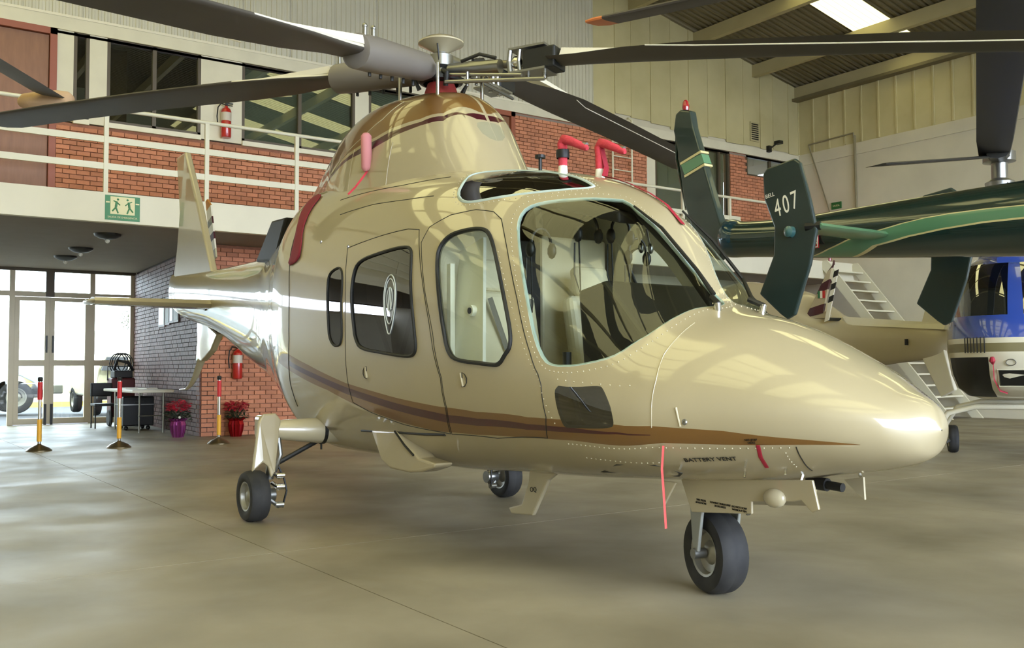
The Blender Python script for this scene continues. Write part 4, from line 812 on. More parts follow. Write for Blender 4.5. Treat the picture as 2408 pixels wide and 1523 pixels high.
# ------------------------------------------------------------------ generic helicopter pieces
def loft_sheet(ST, xs, ths, name, mt, parent, off=None, loops=None, mats=None, order=None, y0=0):
    L_ = loops or {'none': [(xs[0]+.01, .1), (xs[0]+.02, .1), (xs[0]+.015, .12)]}
    V_, F_, K_ = cdt_body(ST, xs, ths, L_); mi = np.zeros(len(F_), int)
    for k, nm in enumerate(order or []): mi[K_[nm]] = k+1
    return sheet(ST, V_, F_, np.ones(len(F_), bool), name, mats or [mt], mi, parent)
def blade(name, parent, p0, p1, chord, mt, tipmt=None, tiplen=.25, th=.03, tilt=0, droop=0):
    p0, p1 = Vector(p0), Vector(p1); d = (p1-p0).normalized(); t = Vector((0, 0, 1)).cross(d).normalized(); up_ = d.cross(t)
    t = t*math.cos(tilt)+up_*math.sin(tilt); up_ = d.cross(t)
    Ln = (p1-p0).length; n = 8; prof = [(.3, 0), (.27, .4), (.1, .5), (-.35, .2), (-.7, 0), (-.35, -.2), (.1, -.5), (.27, -.4)]; vs = []
    rs = [0, .15, .35, .6, .85, 1-tiplen/Ln, .985, 1]
    for s in rs:
        w_ = .75 if s > .99 else (.9 if s == 0 else 1)
        for c, h in prof: vs.append(tuple(p0+d*Ln*s+t*c*chord*w_+up_*h*th*w_-Vector((0, 0, droop*s*s))))
    m = MB(); k = len(rs)-1
    for i in range(k):
        m.add([], [])
    m.v = vs
    a = m.mi(mt); b = m.mi(tipmt or mt)
    for i in range(k):
        for j in range(n): m.f.append((i*n+j, i*n+(j+1) % n, (i+1)*n+(j+1) % n, (i+1)*n+j)); m.m.append(b if i >= k-2 else a)
    m.f += [tuple(range(n)), tuple(range(k*n, (k+1)*n))]; m.m += [a, b]
    return place(m, name, None, parent, smooth=40)
def skids(parent, x0, x1, y, mt, ztop, xa, xb, flat=.6):
    for s in (1, -1): place(MB().tube([(x0-.1, y*s, .05), (x1, y*s, .05), (x1+.25, y*s, .12), (x1+.4, y*s, .25)], .04, 10), 'skid', mt, parent, smooth=40)
    for xx in (xa, xb): place(MB().tube([(xx, -y, .06), (xx, -y*.93, .25), (xx, -y*.75, ztop-.08), (xx, -y*.45, ztop), (xx, y*.45, ztop), (xx, y*.75, ztop-.08), (xx, y*.93, .25), (xx, y, .06)], .034, 10), 'cross_tube', mt, parent, smooth=40)
# ------------------------------------------------------------------ dark green helicopter
dg = mat('dark green paint', (20, 46, 44), .22, 0, 1, noise=.15, nscale=3); lg = mat('light green paint', (86, 132, 98), .3, 0, .8); crm = mat('cream stripe', (206, 194, 142), .35, 0, .6)
dg2 = mat('dark green fin paint', (34, 52, 50), .35, 0, .5, noise=.2, nscale=3); dblue = mat('blue green cap', (18, 60, 78), .2, .2, 1)
G = thing('helicopter', 'dark green helicopter with light green stripe, only its tail boom and fins in view', 'helicopter', (0, 0, 0))
GS = np.array([[.72,2.40,2.12,.10,2.26,2,2],[.8,2.44,2.09,.17,2.26,2,2],[.95,2.40,2.08,.165,2.24,2,2],[1.7,2.36,2.0,.185,2.18,2,2],[2.42,2.36,1.93,.21,2.14,2,2],[3.43,2.36,1.84,.26,2.1,2,2],[4.6,2.37,1.72,.33,2.05,2,2],[5.4,2.5,1.4,.45,1.95,2.2,2.2],[6.2,2.75,.9,.68,1.6,2.5,2.5],[7.8,2.6,.62,.72,1.4,2.6,2.6],[9.0,2.2,.62,.66,1.2,2.2,2.5],[10.2,1.3,.7,.4,1.0,2,2],[10.6,.98,.9,.05,.94,2,2]])
U = [(1.70, 2.90), (1.95, 2.32), (2.16, 1.94), (2.31, 1.76), (2.46, 1.65), (2.65, 1.5), (2.82, 1.41), (3.02, 1.36), (3.3, 1.35), (3.6, 1.38), (4.6, 1.45)]
D_ = [(2.09, 2.90), (2.36, 2.2), (2.67, 1.91), (2.95, 1.76), (3.27, 1.67), (3.6, 1.65), (4.6, 1.68)]
def shift(L, a): 
    P = np.array(L); T = np.gradient(P, axis=0); T /= np.linalg.norm(T, axis=1, keepdims=True)+1e-9; N = np.stack([-T[:, 1], T[:, 0]], 1); return [tuple(p) for p in P+N*a]
lp = {'cream': resample(shift(U, -.028)+shift(D_, .05)[::-1], .05), 'green': resample(U+D_[::-1], .05), 'cap': resample([(.721, .01), (.93, .01), (.93, 3.13), (.721, 3.13)], .06)}
gb_ = loft_sheet(GS, np.concatenate([np.linspace(.72, 5, 70), np.linspace(5, 10.6, 40)[1:]]), np.linspace(0, math.pi, 40), 'tail_boom', dg, None, loops=lp, mats=[dg, crm, lg, dblue], order=['cream', 'green', 'cap'])
gb_.location = (0, 3.05, 0); gb_.parent = G
P = [(.16, 3.54), (.23, 3.57), (.36, 3.53), (.39, 3.37), (.74, 2.36), (.80, 2.26), (.69, 2.07), (.59, 2.12), (.40, 2.3), (.26, 2.66), (.17, 3.23), (.13, 3.38)]
place(MB().prism([(x, 2.99, z) for x, z in P], (0, .09, 0)), 'vertical_fin', dg2, G, bevel=.02, seg=3)
place(MB().prism([(.28, 2.985, 2.93), (.535, 2.985, 3.0), (.50, 2.985, 3.09), (.235, 2.985, 3.03)], (0, .1, 0)), 'fin_band', lg, G)
for a, b in (((.285, 2.90), (.545, 2.97)), ((.232, 3.03), (.50, 3.10))): place(MB().prism([(a[0], 2.98, a[1]), (b[0], 2.98, b[1]), (b[0]-.005, 2.98, b[1]+.022), (a[0]-.005, 2.98, a[1]+.022)], (0, .11, 0)), 'fin_stripe', crm, G)
place(MB().lathe([(.03, 0), (.035, .03), (.03, .08), (.012, .1), (0, .1)], (.26, 3.035, 3.56), seg=14), 'beacon', mat('beacon red', (150, 20, 34), .2, coat=1), G, smooth=40)
place(MB().tube([(.135, 3.035, 3.34), (.135, 3.035, 3.1), (.25, 3.035, 2.62)], .016, 8), 'fin_edge', dg, G)
P = [(2.02, 2.53), (2.06, 2.57), (2.31, 2.60), (2.36, 2.56), (2.44, 2.28), (2.49, 2.06), (2.43, 1.82), (2.29, 1.47), (2.22, 1.44), (2.16, 1.48), (1.97, 1.64), (2.11, 1.92), (2.12, 2.12), (2.03, 2.34)]
for y_, nm in ((2.04, 0), (4.06, 1)): place(MB().prism([(x, y_, z) for x, z in P], (0, .035, 0)), 'end_plate', dg2, G, bevel=.012, seg=2)
place(MB().lathe([(.045, 0), (.04, .03), (.015, .045), (0, .045)], (2.27, 2.04, 2.07), (0, -1, 0), 16), 'fin_light', mat('fin lamp', (60, 100, 100), .1, coat=1), G, smooth=40)
m = MB(); V4 = []
for y, c in ((2.06, 1), (4.08, 1)):
    for a, h in ((.17, 0), (.15, .022), (.0, .03), (-.17, 0), (0, -.025), (.14, -.018)): V4.append((2.36+a, y, 2.085+h))
m.add(V4, [(k, (k+1) % 6, 6+(k+1) % 6, 6+k) for k in range(6)]+[tuple(range(6)), tuple(range(11, 5, -1))]); place(m, 'stabiliser', lg, G, smooth=30)
place(MB().tube([(2.45, 3.1, 2.1), (2.45, 3.1, 2.19)], .006, 6), 'static_wick', steel, G)
place(MB().tube([(2.4, 2.04, 2.09), (2.5, 2.08, 2.09)], .03, 8), 'stabiliser_root', black, G)
for k_, (c_, dx) in enumerate(zip('407', (-.075, 0, .075))):
    o = text('fin_number', c_, .19, (2.235+dx, 2.036, 2.27+dx*.25), (1, 0, .2), (.5, 0, 1), whitep, G); o.scale = (.62, 1.0, 1)
text('fin_word', 'BELL', .042, (2.09, 2.036, 2.36), (1, 0, .14), (.2, 0, 1), whitep, G)
place(MB().prism([(1.60, 2.858, 2.05), (1.895, 2.855, 2.05), (1.895, 2.850, 2.155), (1.60, 2.853, 2.155)], (0, -.004, 0)), 'danger_sign', mat('sign red', (168, 30, 36), .4), G)
for z_ in (2.056, 2.143): place(MB().bb(1.605, 1.89, 2.843, 2.846, z_, z_+.006), 'sign_border', whitep, G)
place(MB().bb(1.884, 1.89, 2.843, 2.846, 2.056, 2.149), 'sign_border', whitep, G)
text('danger_lettering', 'DANGER', .072, (1.745, 2.844, 2.102), (1, 0, 0), (0, 0, 1), whitep, G)
for s in (1, -1): place(MB().prism([(.95, 3.05+.16*s, 2.2), (1.05, 3.05+.16*s, 2.2), (1.0, 3.05+.5*s, 2.15), (.98, 3.05+.5*s, 2.15)], (0, 0, .01)), 'boom_step', dg, G) if 0 else None
place(MB().tube([(1.05, 3.28, 2.24), (1.05, 3.5, 2.24)], .03, 10), 'tail_rotor_hub', dkmetal, G)
for s in (1, -1): blade('tail_rotor_blade', G, (1.05, 3.5, 2.24), (1.05+.75*s, 3.5, 2.24-.12*s), .14, bladeg, th=.02)
place(MB().lathe([(.09, 0), (.07, .5), (.05, .55), (.05, .95)], (6.08, 3.05, 2.72), seg=16), 'rotor_mast', steel, G, smooth=40)
place(MB().lathe([(.03, 0), (.2, .02), (.2, .08), (.08, .14), (0, .14)], (6.08, 3.05, 3.62), seg=20), 'rotor_hub', dkmetal, G, smooth=40)
orangetip = mat('orange blade tip', (206, 120, 66), .5)
bdir = Vector((.97-6.08, 1.22-3.05, 0)).normalized(); pd = Vector((-bdir.y, bdir.x, 0))
for dv_, tt in ((bdir, 1), (-bdir, 0), (pd, 0), (-pd, 0)): blade('rotor_blade', G, Vector((6.08, 3.05, 3.68))+dv_*.25, Vector((6.08, 3.05, 3.82))+dv_*5.4, .27, bladeg, orangetip, .16, tilt=R(-6))
for s in (1, -1):
    place(MB().tube([(5.9, 3.05+1.15*s, .05), (9.4, 3.05+1.15*s, .05), (9.8, 3.05+1.15*s, .2)], .045, 10), 'skid', dkmetal, G)
for xx in (6.7, 8.7): place(MB().tube([(xx, 3.05-1.15, .06), (xx, 3.05-.9, .45), (xx, 3.05-.5, .66), (xx, 3.05+.5, .66), (xx, 3.05+.9, .45), (xx, 3.05+1.15, .06)], .04, 10), 'cross_tube', dkmetal, G, smooth=40)
# ------------------------------------------------------------------ tan helicopter in the far corner
tanp = mat('tan paint', (182, 170, 140), .4, 0, .6); T3 = thing('helicopter', 'pale tan helicopter behind the beige nose, its striped fin carrying a small flag', 'helicopter', (0, 0, 0))
TS = np.array([[-8.9,1.6,1.3,.05,1.45,2,2],[-8.4,2.0,.9,.5,1.4,2,2],[-7.4,2.6,.6,.72,1.4,2.3,2.4],[-6.2,2.8,.55,.75,1.5,2.3,2.4],[-5.3,2.62,.72,.62,1.6,2.2,2.2],[-4.75,2.5,.85,.5,1.65,2.2,2.2],[-4.3,2.24,.95,.4,1.6,2,2],[-3.9,2.0,1.03,.32,1.55,2,2],[-3.0,1.88,1.15,.22,1.55,2,2],[-2.05,1.78,1.32,.12,1.56,2,2],[-1.98,1.65,1.5,.03,1.57,2,2]])
o = loft_sheet(TS, np.linspace(-8.9, -1.98, 80), np.linspace(0, math.pi, 32), 'fuselage', tanp, None); o.location = (0, 11.26, 0); o.parent = T3
place(MB().prism([(-3.95, 11.1, 1.9), (-3.75, 11.05, 1.84), (-2.0, 11.12, 1.70), (-2.0, 11.2, 1.80), (-3.9, 11.1, 2.0)], (0, .1, 0)), 'boom_fairing', slabm, T3)
def finp(P, y, t, nm, mt, bv=.015): return place(MB().prism([(x, y, z) for x, z in P], (0, t, 0)), nm, mt, T3, bevel=bv)
finp([(-2.45, 1.8), (-2.03, 1.75), (-1.72, 3.3), (-1.92, 3.3)], 11.2, .1, 'tail_fin', slabm)
finp([(-2.5, 1.36), (-2.05, 1.38), (-1.88, .72), (-2.12, .6)], 11.2, .09, 'ventral_fin', slabm)
bx = lambda z: -4.46+(z-2.14)*.62; fx = lambda z: -4.16+(z-2.03)*.27
Z = [2.03, 2.18, 2.50, 2.68, 2.85, 2.95]; cols = [maroon, tanp, maroon, tanp, maroon]
Z = [2.0, 2.17, 2.42, 2.6, 2.8, 2.93]
for a, b, mt in zip(Z[:-1], Z[1:], cols): finp([(bx(a)+.0, a+.0), (fx(a), a+.07), (fx(b), b+.07), (bx(b)+(.05 if b > 2.9 else 0), b)], 10.9, .05, 'fin_stripe', mt, 0)
place(MB().bb(-4.25, -4.20, 10.885, 10.895, 2.34, 2.47, mat('flag green', (40, 110, 70), .5)).bb(-4.20, -4.15, 10.885, 10.895, 2.34, 2.47, whitep).bb(-4.15, -4.10, 10.885, 10.895, 2.34, 2.47, mat('flag red', (186, 40, 40), .5)), 'flag_decal', None, T3)
place(MB().lathe([(.03, 0), (.03, .06), (.0, .09)], (-4.0, 10.92, 3.0), seg=12), 'beacon', MATS['beacon red'], T3)
place(MB().prism([(-4.4, 10.92, 2.1), (-4.1, 10.92, 2.1), (-4.1, 11.2, 2.0), (-4.4, 11.2, 2.1)], (0, 0, -.12)), 'fin_mount', tanp, T3)
for k in range(8): a = 1.9+k*.11; finp([(-4.02+k*.028, a), (-3.93+k*.028, a+.03), (-3.90+k*.028, a+.14), (-3.99+k*.028, a+.11)], 10.75, .02, 'tail_rotor_band', (whitep, black)[k % 2] if k > 1 else whitep, 0)
place(MB().tube([(-3.98, 10.78, 1.95), (-3.95, 11.2, 1.95)], .03, 8), 'tail_rotor_shaft', dkmetal, T3)
place(MB().bb(-2.62, -2.58, 11.0, 11.04, 1.46, 1.56), 'boom_latch', black, T3)
for y_ in (10.2, 12.3): wheel(T3, (-6.2, y_, .2), (0, 1, 0), .2, .15, 'main_wheel'); place(MB().tube([(-6.2, y_+(.12 if y_ < 11 else -.12), .2), (-6.2, 11.26+(-.5 if y_ < 11 else .5), .8)], .05, 10), 'gear_strut', tanp, T3)
wheel(T3, (-8.0, 11.26, .2), (0, 1, 0), .2, .15, 'nose_wheel'); place(MB().tube([(-8.0, 11.36, .2), (-8.0, 11.3, .9)], .05, 10), 'gear_strut', tanp, T3)
# ------------------------------------------------------------------ blue and white helicopter facing the camera
YB = math.atan2(-.888, .459); B4 = thing('helicopter', 'blue and white helicopter with black chin window at the right edge of the photo', 'helicopter', (.81, 7.96, 0), YB)
bluep = mat('blue paint', (44, 70, 150), .25, 0, 1); whp = mat('off white paint', (206, 200, 176), .3, 0, .8); bgl = glassmat('bubble glazing', (196, 204, 196), .8)
RG = [(.70, .2, .40), (.74, .5, .56), (.84, .75, .68), (1.0, .88, .74), (1.2, .94, .77), (1.26, .95, .775), (1.36, .94, .78), (1.42, .93, .78), (1.55, .9, .78), (1.68, .82, .77), (1.85, .68, .75), (2.05, .5, .70), (2.25, .26, .62), (2.33, .14, .57), (2.42, -.1, .46), (2.5, -.5, .2)]
PH = [R(a) for a in (-180, -150, -120, -100, -90, -75, -65, -56, -53, -40, -28, -16, -6, -3, 3, 6, 16, 28, 40, 53, 56, 65, 75, 90, 100, 120, 150, 180)]
def rp(z, xf, w_, ph):
    c, s = math.cos(ph), math.sin(ph); cx = -.6; e = 2/2.6
    x = cx+(abs(c)**e)*((xf-cx) if c >= 0 else 2.4)*(1 if c >= 0 else -1); return (x, -w_*(abs(s)**e)*(1 if s >= 0 else -1), z)
groups = {'fuselage': MB(), 'windscreen': MB(), 'chin_window': MB()}
for i in range(len(RG)-1):
    for j in range(len(PH)-1):
        za, zb_ = RG[i][0], RG[i+1][0]; pa = math.degrees((PH[j]+PH[j+1])/2); q = [rp(*RG[i], PH[j]), rp(*RG[i], PH[j+1]), rp(*RG[i+1], PH[j+1]), rp(*RG[i+1], PH[j])]
        mt = whp if zb_ <= 1.27 else (maroon if 0 else (MATS.get('stripe olive') or mat('stripe olive', (120, 112, 78), .4)) if zb_ <= 1.37 else (whp if zb_ <= 1.43 else bluep)); g = 'fuselage'
        post = abs(pa) < 4 or 52 < abs(pa) < 57
        if za >= 1.68-.01 and zb_ <= 2.34 and not post and abs(pa) < 120: g, mt = 'windscreen', bgl
        if 16 < abs(pa) < 66 and za >= .73 and zb_ <= 1.21: g, mt = 'chin_window', black
        groups[g].add(q, [(0, 1, 2, 3)], mt)
for nm, mb in groups.items():
    o = mb.build(nm, None, B4, smooth=50)
# inside, mast, boom behind
def LP(x, y, z): return (x, y, z)
MB().bb(-.6, .5, -.5, .5, 1.2, 1.5).build('instrument_panel', dklin, B4); MB().bb(-.9, -.75, -.55, -.1, 1.3, 2.1).bb(-.9, -.75, .1, .55, 1.3, 2.1).build('seat', dklin, B4, bevel=.03)
MB().bb(-2.2, -1.1, -.6, .6, 1.0, 2.3).build('cabin_interior', dklin, B4)
MB().tube([(-2.6, 0, 1.9), (-4.5, 0, 2.0), (-8, 0, 2.1)], [.45, .3, .15], 16).build('tail_boom', bluep, B4, smooth=50)
MB().tube([(-1.7, 0, 2.3), (-.6, 0, 2.5), (-.2, 0, 2.52)], [.5, .4, .2], 16, flat=.8).build('engine_cowling', bluep, B4, smooth=50)
mw = Matrix.Translation((.81, 7.96, 0)) @ Matrix.Rotation(YB, 4, 'Z'); XFM = mw
skids(B4, -2.4, .8, 1.0, whp, .62, .25, -1.8)
XFM = None
m = MB()
for k in range(7): m.bb(.60, .66+.006*k, -.50+k*.03+.0, -.485+k*.03, 1.25, 1.43) if 0 else m.tube([rp(1.25, .955, .79, R(36-k*3)), rp(1.43, .94, .795, R(36-k*3))], .006, 6)
m.build('vent_grille', black, B4)
def fr(z, ph, o=.01): x, y, zz_ = rp(z, np.interp(z, [r[0] for r in RG], [r[1] for r in RG])+o, np.interp(z, [r[0] for r in RG], [r[2] for r in RG])+o, R(ph)); return (float(x), float(y), float(zz_))
MB().prism([fr(.88, -4), fr(.88, 9), fr(1.05, 9), fr(1.05, -4)], (.01, 0, 0)).build('landing_light_bay', black, B4)
MB().tube([fr(.87, -5), fr(.87, 10), fr(1.06, 10), fr(1.06, -5)], .008, 6, closed=True).build('bay_frame', whp, B4)
MB().tube([tuple(Vector(fr(1.14, 2))+Vector((.01*math.sin(a), .05*math.cos(a), .035*math.sin(a)))) for a in [k*math.pi/8 for k in range(16)]], .005, 6, closed=True).build('round_cap', steel, B4)
rb4 = thing('hanging_ribbon', 'red warning ribbon and cover on the nose of the blue and white helicopter', 'ribbon', (0, 0, 0)); mw = Matrix.Translation((.81, 7.96, 0)) @ Matrix.Rotation(YB, 4, 'Z')
def W4(p): return tuple(mw @ Vector(p))
place(MB().tube([W4(fr(1.2, 12, .05)), W4(fr(1.16, 12, .05)), W4(fr(1.12, 12, .04))], [.02, .035, .01], 8), 'cover_sleeve', redst, rb4)
place(MB().tube([W4(fr(1.12, 12, .03)), W4(fr(.95, 12.5, .03)), W4(fr(.82, 10, .03)), W4(fr(.79, 5, .04))], .011, 6, flat=.2), 'ribbon_strip', redst, rb4)
wheel(B4, (-0.14, 8.16, .175), (.8, .6, 0), .175, .12, 'handling_wheel')
for o in B4.children:
    if o.name.startswith('handling_wheel'):
        pass
pw_ = mw @ Vector((.5, -1.0, .07)); place(MB().tube([(-0.14, 8.16, .175), (pw_.x, pw_.y, .08)], .02, 8), 'wheel_bracket', steel, B4)
hub = (.2, 8.84)
place(MB().lathe([(.11, 0), (.11, .3), (.07, .32), (.07, .6), (.16, .62), (.18, .75), (.1, .8), (.1, 1.0), (.2, 1.02), (.2, 1.14), (.05, 1.2)], (hub[0], hub[1], 2.75), seg=18), 'rotor_mast', steel, B4, smooth=40)
place(MB().tube([(hub[0]-.35, hub[1]-.1, 3.35), (hub[0]+.35, hub[1]+.1, 3.35)], .03, 8).tube([(hub[0]-.3, hub[1]-.08, 3.0), (hub[0]-.3, hub[1]-.08, 3.4)], .02, 8).tube([(hub[0]+.3, hub[1]-.08, 3.1), (hub[0]+.12, hub[1]-.08, 3.5)], .02, 8), 'rotor_links', steel, B4)
place(MB().tube([(hub[0], hub[1], 3.82), (hub[0]+.25, hub[1]-.5, 3.78)], .13, 8, flat=.5), 'blade_grip', dkmetal, B4)
bb1 = blade('rotor_blade', B4, (hub[0]+.18, hub[1]-.3, 3.80), (3.62, 2.75, 3.72), .40, mat('black blade', (32, 31, 29), .5), th=.04)
blade('rotor_blade', B4, (hub[0]+.05, hub[1]-.25, 3.80), (.50, 5.79, 3.32), .30, MATS['black blade'], th=.03)
# ------------------------------------------------------------------ helicopter out of view on the left: one blade with a padded tip bag shows
lh = thing('rotor_blade', 'dark rotor blade of a helicopter out of view, entering from the left edge upstairs height', 'rotor blade', (.25, -4.9, 3.96))
bl_ = blade('blade_spar', lh, (.25, -4.9, 3.97), (-4.12, -1.86, 3.97), .34, bladeg, th=.04, tilt=R(14))
bag = up('blade_tip_bag', MB().tube([(-4.40, -2.06, 3.92), (-4.36, -2.02, 3.925), (-4.28, -1.92, 3.93), (-4.16, -1.74, 3.94), (-4.09, -1.65, 3.94), (-4.06, -1.62, 3.94)], [.05, .085, .095, .10, .085, .05], 14), mat('tan padding', (190, 158, 124), .9, bump=.3, bscale=12), 'tan padded bag over the tip of the dark blade at the left edge', 'cover', smooth=60)
place(MB().lathe([(.07, 0), (.07, 3.9), (.2, 3.92), (.2, 4.05), (.0, 4.1)], (.25, -4.9, 0), seg=16), 'blade_stand', steel, lh, smooth=40)
# ------------------------------------------------------------------ barrier posts
yel = mat('yellow tape', (226, 168, 48), .5); redt = mat('red tape', (206, 44, 48), .5)
for x, y, lb in ((-7.79, -1.29, 'red and yellow taped barrier post, leftmost of the three'), (-7.71, -.27, 'red and yellow taped barrier post in front of the folding table'), (-7.53, 1.1, 'red and yellow taped barrier post in front of the ground-floor brick wall')):
    t = thing('barrier_post', lb, 'barrier post', (x, y, 0), group='barrier posts')
    place(MB().lathe([(0, 0), (.165, 0), (.165, .012), (.12, .05), (.06, .078), (.03, .09), (.02, .1)], (x, y, 0), seg=32), 'base', mat('worn brass', (120, 108, 84), .3, .8) if 'worn brass' not in MATS else MATS['worn brass'], t, smooth=40)
    place(MB().tube([(x, y, .08), (x, y, .98)], .022, 14), 'pole', chrome, t, smooth=40)
    place(MB().tube([(x, y, .13), (x, y, .43)], .031, 16), 'yellow_sleeve', yel, t, smooth=40); place(MB().tube([(x, y, .70), (x, y, .94)], .032, 16), 'red_sleeve', redt, t, smooth=40)
    place(MB().tube([(x, y, .95), (x, y, .96), (x, y, 1.0), (x, y, 1.01)], [.024, .032, .032, .02], 14), 'cap', dkmetal, t, smooth=40)
# ------------------------------------------------------------------ folding table, hose cart, case
tb = thing('folding_table', 'cream folding table with thin grey legs by the glass doors', 'table', (-11.4, .95, 0))
place(MB().bb(-12.6, -10.4, .55, 1.25, .71, .76), 'table_top', mat('table top cream', (206, 200, 178), .5), tb, bevel=.012)
for x, y in ((-10.85, .78), (-10.7, 1.15), (-12.3, .7), (-12.2, 1.15)): place(MB().tube([(x, y, 0), (x, y, .71)], .016, 8), 'leg', steel, tb)
for x in (-10.78, -12.25): place(MB().tube([(x, .74, .3), (x, 1.16, .3)], .01, 8), 'cross_bar', steel, tb)
for k, (x, y) in enumerate(((-11.6, .8), (-11.2, 1.0))): up('paper_stack', MB().box((x, y, .772), (.3, .22, .024), None, Matrix.Rotation(.3*k, 3, 'Z')), whitep, ('small stack of papers on the folding table, nearer the glass doors', 'small stack of papers on the folding table, nearer the corner wall')[k], 'paper')
hc = thing('hose_cart', 'dark red wheeled cart with black hoses on top beside the glass doors', 'cart', (-13.5, 1.05, 0)); drd = mat('dark red cart', (84, 18, 20), .5)
place(MB().bb(-13.7, -13.3, .85, 1.3, .18, .95), 'cart_body', drd, hc, bevel=.03); place(MB().bb(-13.65, -13.3, .9, 1.25, .95, 1.1), 'cart_lid', dkmetal, hc, bevel=.02)
for y in (.82, 1.33): place(MB().lathe([(0, -.03), (.15, -.03), (.17, 0), (.15, .03), (0, .03)], (-13.3, y, .17), (0, 1, 0), 20), 'wheel', rubber, hc, smooth=40)
for k in range(4): place(MB().tube([(-13.5+.03*k, .95+.05*k+.0, 1.08)]+[(-13.5+.05*math.sin(a+k), 1.0+.05*k+.15*math.cos(a), 1.24+.2*math.sin(a)) for a in [j*math.pi/6 for j in range(-2, 9)]], .011, 6), 'hose', black, hc, smooth=40)
place(MB().tube([(-13.6, .84, .9), (-13.6, .84, 1.18), (-13.6, 1.28, 1.18), (-13.6, 1.28, .9)], .014, 8), 'handle', dkmetal, hc)
place(MB().tube([(-13.35, .9, 1.1), (-13.3, .95, 1.3), (-13.25, 1.15, 1.25), (-13.3, 1.25, 1.1)], .03, 8), 'valve_block', black, hc, smooth=50)
ec = thing('equipment_case', 'black equipment case on the floor under the folding table', 'case', (-12.0, .95, 0))
place(MB().bb(-12.3, -11.7, .7, 1.25, .08, .62), 'case_body', black, ec, bevel=.02); place(MB().bb(-12.31, -11.69, .69, 1.26, .46, .48), 'case_rim', steel, ec)
for x in (-12.2, -11.8):
    for y in (.78, 1.17): place(MB().sph((x, y, .04), .04, 10), 'caster', black, ec)
place(MB().bb(-11.695, -11.67, .9, 1.06, .5, .53), 'case_handle', dkmetal, ec)
ch = thing('chair', 'black low chair beside the folding table in front of the glass doors', 'chair', (-12.9, .62, 0))
place(MB().bb(-13.1, -12.7, .42, .82, .42, .47), 'seat', black, ch, bevel=.015); place(MB().bb(-13.12, -13.08, .42, .82, .6, .86), 'backrest', black, ch, bevel=.015)
for x in (-13.08, -12.72):
    for y in (.44, .8): place(MB().tube([(x, y, 0), (x, y, .43 if x > -13 else .84)], .013, 8), 'leg', dkmetal, ch)
# ------------------------------------------------------------------ poinsettias
leafg = mat('plant leaf', (36, 58, 30), .6, rand=.3); bract = mat('red bract', (196, 30, 58), .6, rand=.25)
for x, y, s, pc_, lb in ((-9.35, 1.02, 1.0, (140, 60, 122), 'red poinsettia in a purple foil-wrapped pot in the recess corner'), (-8.95, 1.85, .95, (150, 14, 22), 'red poinsettia in a red foil-wrapped pot against the ground-floor brick wall')):
    t = thing('potted_poinsettia', lb, 'plant', (x, y, 0), group='potted poinsettias'); fm = mat('foil %d' % pc_[0], pc_, .22, .7)
    V5 = []; n = 28
    for z, r in ((0, .085), (.1, .11), (.2, .12), (.26, .10), (.30, .14)):
        for k in range(n): rr = r*(1+.10*math.cos(k*math.pi*1.0)*(.4+z*2)); V5.append((x+rr*math.cos(2*math.pi*k/n), y+rr*math.sin(2*math.pi*k/n), z+(.015*(k % 2) if z > .29 else 0)))
    place(MB().add(V5, [(i*n+k, i*n+(k+1) % n, (i+1)*n+(k+1) % n, (i+1)*n+k) for i in range(4) for k in range(n)]+[tuple(range(n))]), 'foil_pot', fm, t, smooth=20)
    for k in range(7):
        a = k*2*math.pi/7; place(MB().tube([(x, y, .18), (x+.05*math.cos(a), y+.05*math.sin(a), .34), (x+.13*math.cos(a), y+.13*math.sin(a), .46)], .006, 5), 'stem', leafg, t)
    for nm, mt, cnt, zc, rr in (('foliage', leafg, 170, .40, .19), ('bracts', bract, 300, .50, .18)):
        m = MB()
        for k in range(cnt):
            a = random.random()*6.28; r0 = rr*math.sqrt(random.random()); z0 = zc+random.uniform(-.08, .06)+(.04 if nm == 'bracts' else 0)-r0*.25
            c = Vector((x+r0*math.cos(a), y+r0*math.sin(a), z0)); e = Vector((math.cos(a+random.uniform(-1, 1)), math.sin(a+random.uniform(-1, 1)), random.uniform(-.3, .5))).normalized(); f_ = e.cross(Vector((random.uniform(-.4, .4), random.uniform(-.4, .4), 1))).normalized()
            l_ = .055*s; m.add([c-e*.2*l_, c+f_*.35*l_+e*.4*l_, c+e*l_*1.2+Vector((0, 0, -.006)), c-f_*.35*l_+e*.4*l_], [(0, 1, 2, 3)])
        o = place(m, nm, mt, t); o['kind'] = 'stuff'
place(MB().sph((-9.2, 1.0, .33), .022, 8), 'white_pick', whitep, bpy.data.objects['potted_poinsettia'])
# ------------------------------------------------------------------ vehicles and tree outside the doors
carw = mat('pickup white', (206, 214, 222), .3, coat=.8); carb = mat('car beige', (196, 190, 160), .3, coat=.8); tl = mat('tail lamp red', (150, 30, 26), .3)
tk = thing('pickup_truck', 'white pickup truck parked outside the glass doors, only its rear corner showing', 'truck', (-21.6, -1.5, 0))
place(MB().prism([(-20.8, -4.3, .55), (-20.8, -.42, .55), (-20.8, -.42, .62), (-20.8, -.26, .92), (-20.8, .26, .98), (-20.8, .62, .78), (-20.8, .72, .6), (-20.8, 1.02, .6), (-20.8, 1.05, 1.32), (-20.8, -4.3, 1.32)], (-1.7, 0, 0)), 'truck_bed', carw, tk, bevel=.03)
place(MB().prism([(-20.85, -4.2, 1.3), (-20.85, -2.0, 1.3), (-20.85, -2.3, 1.9), (-20.85, -3.9, 1.9)], (-1.6, 0, 0)), 'truck_cab', carw, tk, bevel=.05)
place(MB().bb(-20.79, -20.76, .9, 1.06, .85, 1.25), 'tail_lamp', tl, tk); place(MB().bb(-22.4, -20.7, 1.02, 1.28, .5, .74), 'rear_bumper', steel, tk, bevel=.03)
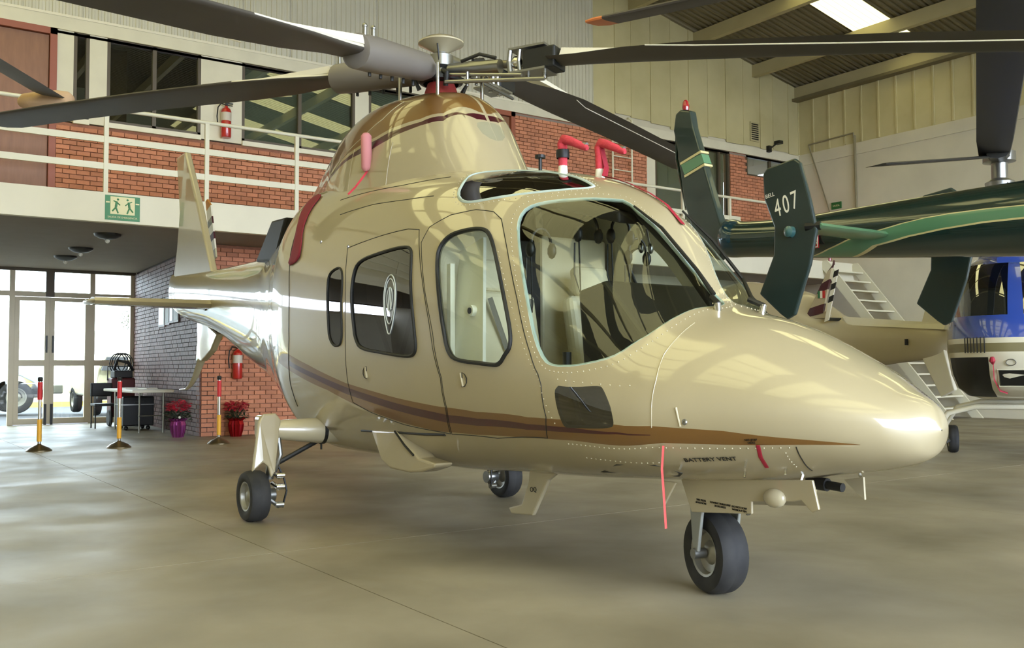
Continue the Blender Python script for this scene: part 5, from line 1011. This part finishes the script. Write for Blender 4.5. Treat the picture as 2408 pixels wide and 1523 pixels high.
place(MB().bb(-22.3, -20.9, -.6, .9, .4, .6), 'chassis', black, tk)
for y in (.2, -3.4): wheel(tk, (-20.95, y, .42), (1, 0, 0), .42, .26, 'wheel'); wheel(tk, (-22.3, y, .42), (1, 0, 0), .42, .26, 'wheel')
cr_ = thing('car', 'beige car parked outside the rightmost glass pane', 'car', (-19.6, 2.4, 0))
place(MB().prism([(-17.9, 1.55, .45), (-17.8, 1.5, .8), (-17.95, 1.55, 1.15), (-18.2, 1.72, 1.52), (-18.2, 3.2, 1.52), (-17.95, 3.35, 1.15), (-17.8, 3.4, .8), (-17.9, 3.3, .45)], (-3.6, 0, 0)), 'car_body', carb, cr_, bevel=.08, seg=3)
place(MB().prism([(-17.86, 1.62, 1.1), (-17.86, 3.28, 1.1), (-18.1, 3.12, 1.42), (-18.1, 1.8, 1.42)], (-.06, 0, .02)), 'rear_window', black, cr_); place(MB().bb(-17.85, -17.7, 1.5, 3.4, .4, .6), 'bumper', dkmetal, cr_, bevel=.04)
for x in (-18.5, -20.8): wheel(cr_, (x, 1.62, .34), (0, 1, 0), .34, .22, 'wheel'); wheel(cr_, (x, 3.28, .34), (0, 1, 0), .34, .22, 'wheel')
tr_ = thing('tree', 'small grey-green tree beyond the white wall outside', 'tree', (-30.5, 5.4, 0)); tc_ = (-30.5, 5.45)
pt0 = [(tc_[0], tc_[1], 0), (tc_[0], tc_[1]+.05, 1.6), (tc_[0], tc_[1], 2.5)]
place(MB().tube(pt0, [.09, .07, .05], 8), 'trunk', mat('bark', (80, 68, 54), .9), tr_)
for k in range(5): a = k*1.26; place(MB().tube([(tc_[0], tc_[1], 2.2), (tc_[0]+.3*math.cos(a), tc_[1]+.3*math.sin(a), 2.8+.1*k)], .02, 6), 'branch', MATS['bark'], tr_)
m = MB()
for k in range(700):
    a = random.random()*6.28; ph = math.acos(random.uniform(-1, 1)); r_0 = .5*random.random()**.4; c = Vector((tc_[0]+r_0*math.sin(ph)*math.cos(a), tc_[1]+1.1*r_0*math.sin(ph)*math.sin(a), 2.95+r_0*math.cos(ph)))
    e = Vector((random.uniform(-1, 1), random.uniform(-1, 1), random.uniform(-1, 1))).normalized(); g_ = e.orthogonal().normalized(); m.add([c-e*.04, c+g_*.02, c+e*.04, c-g_*.02], [(0, 1, 2, 3)])
o = place(m, 'foliage', mat('tree leaf', (96, 100, 80), .8), tr_); o['kind'] = 'stuff'
tag(MB().tube([(-33, -1.2, 0), (-33, -1.2, 7.5)], .05, 8).build('utility_pole', dkmetal), 'thin utility pole outside, seen through the left glass door', 'pole')
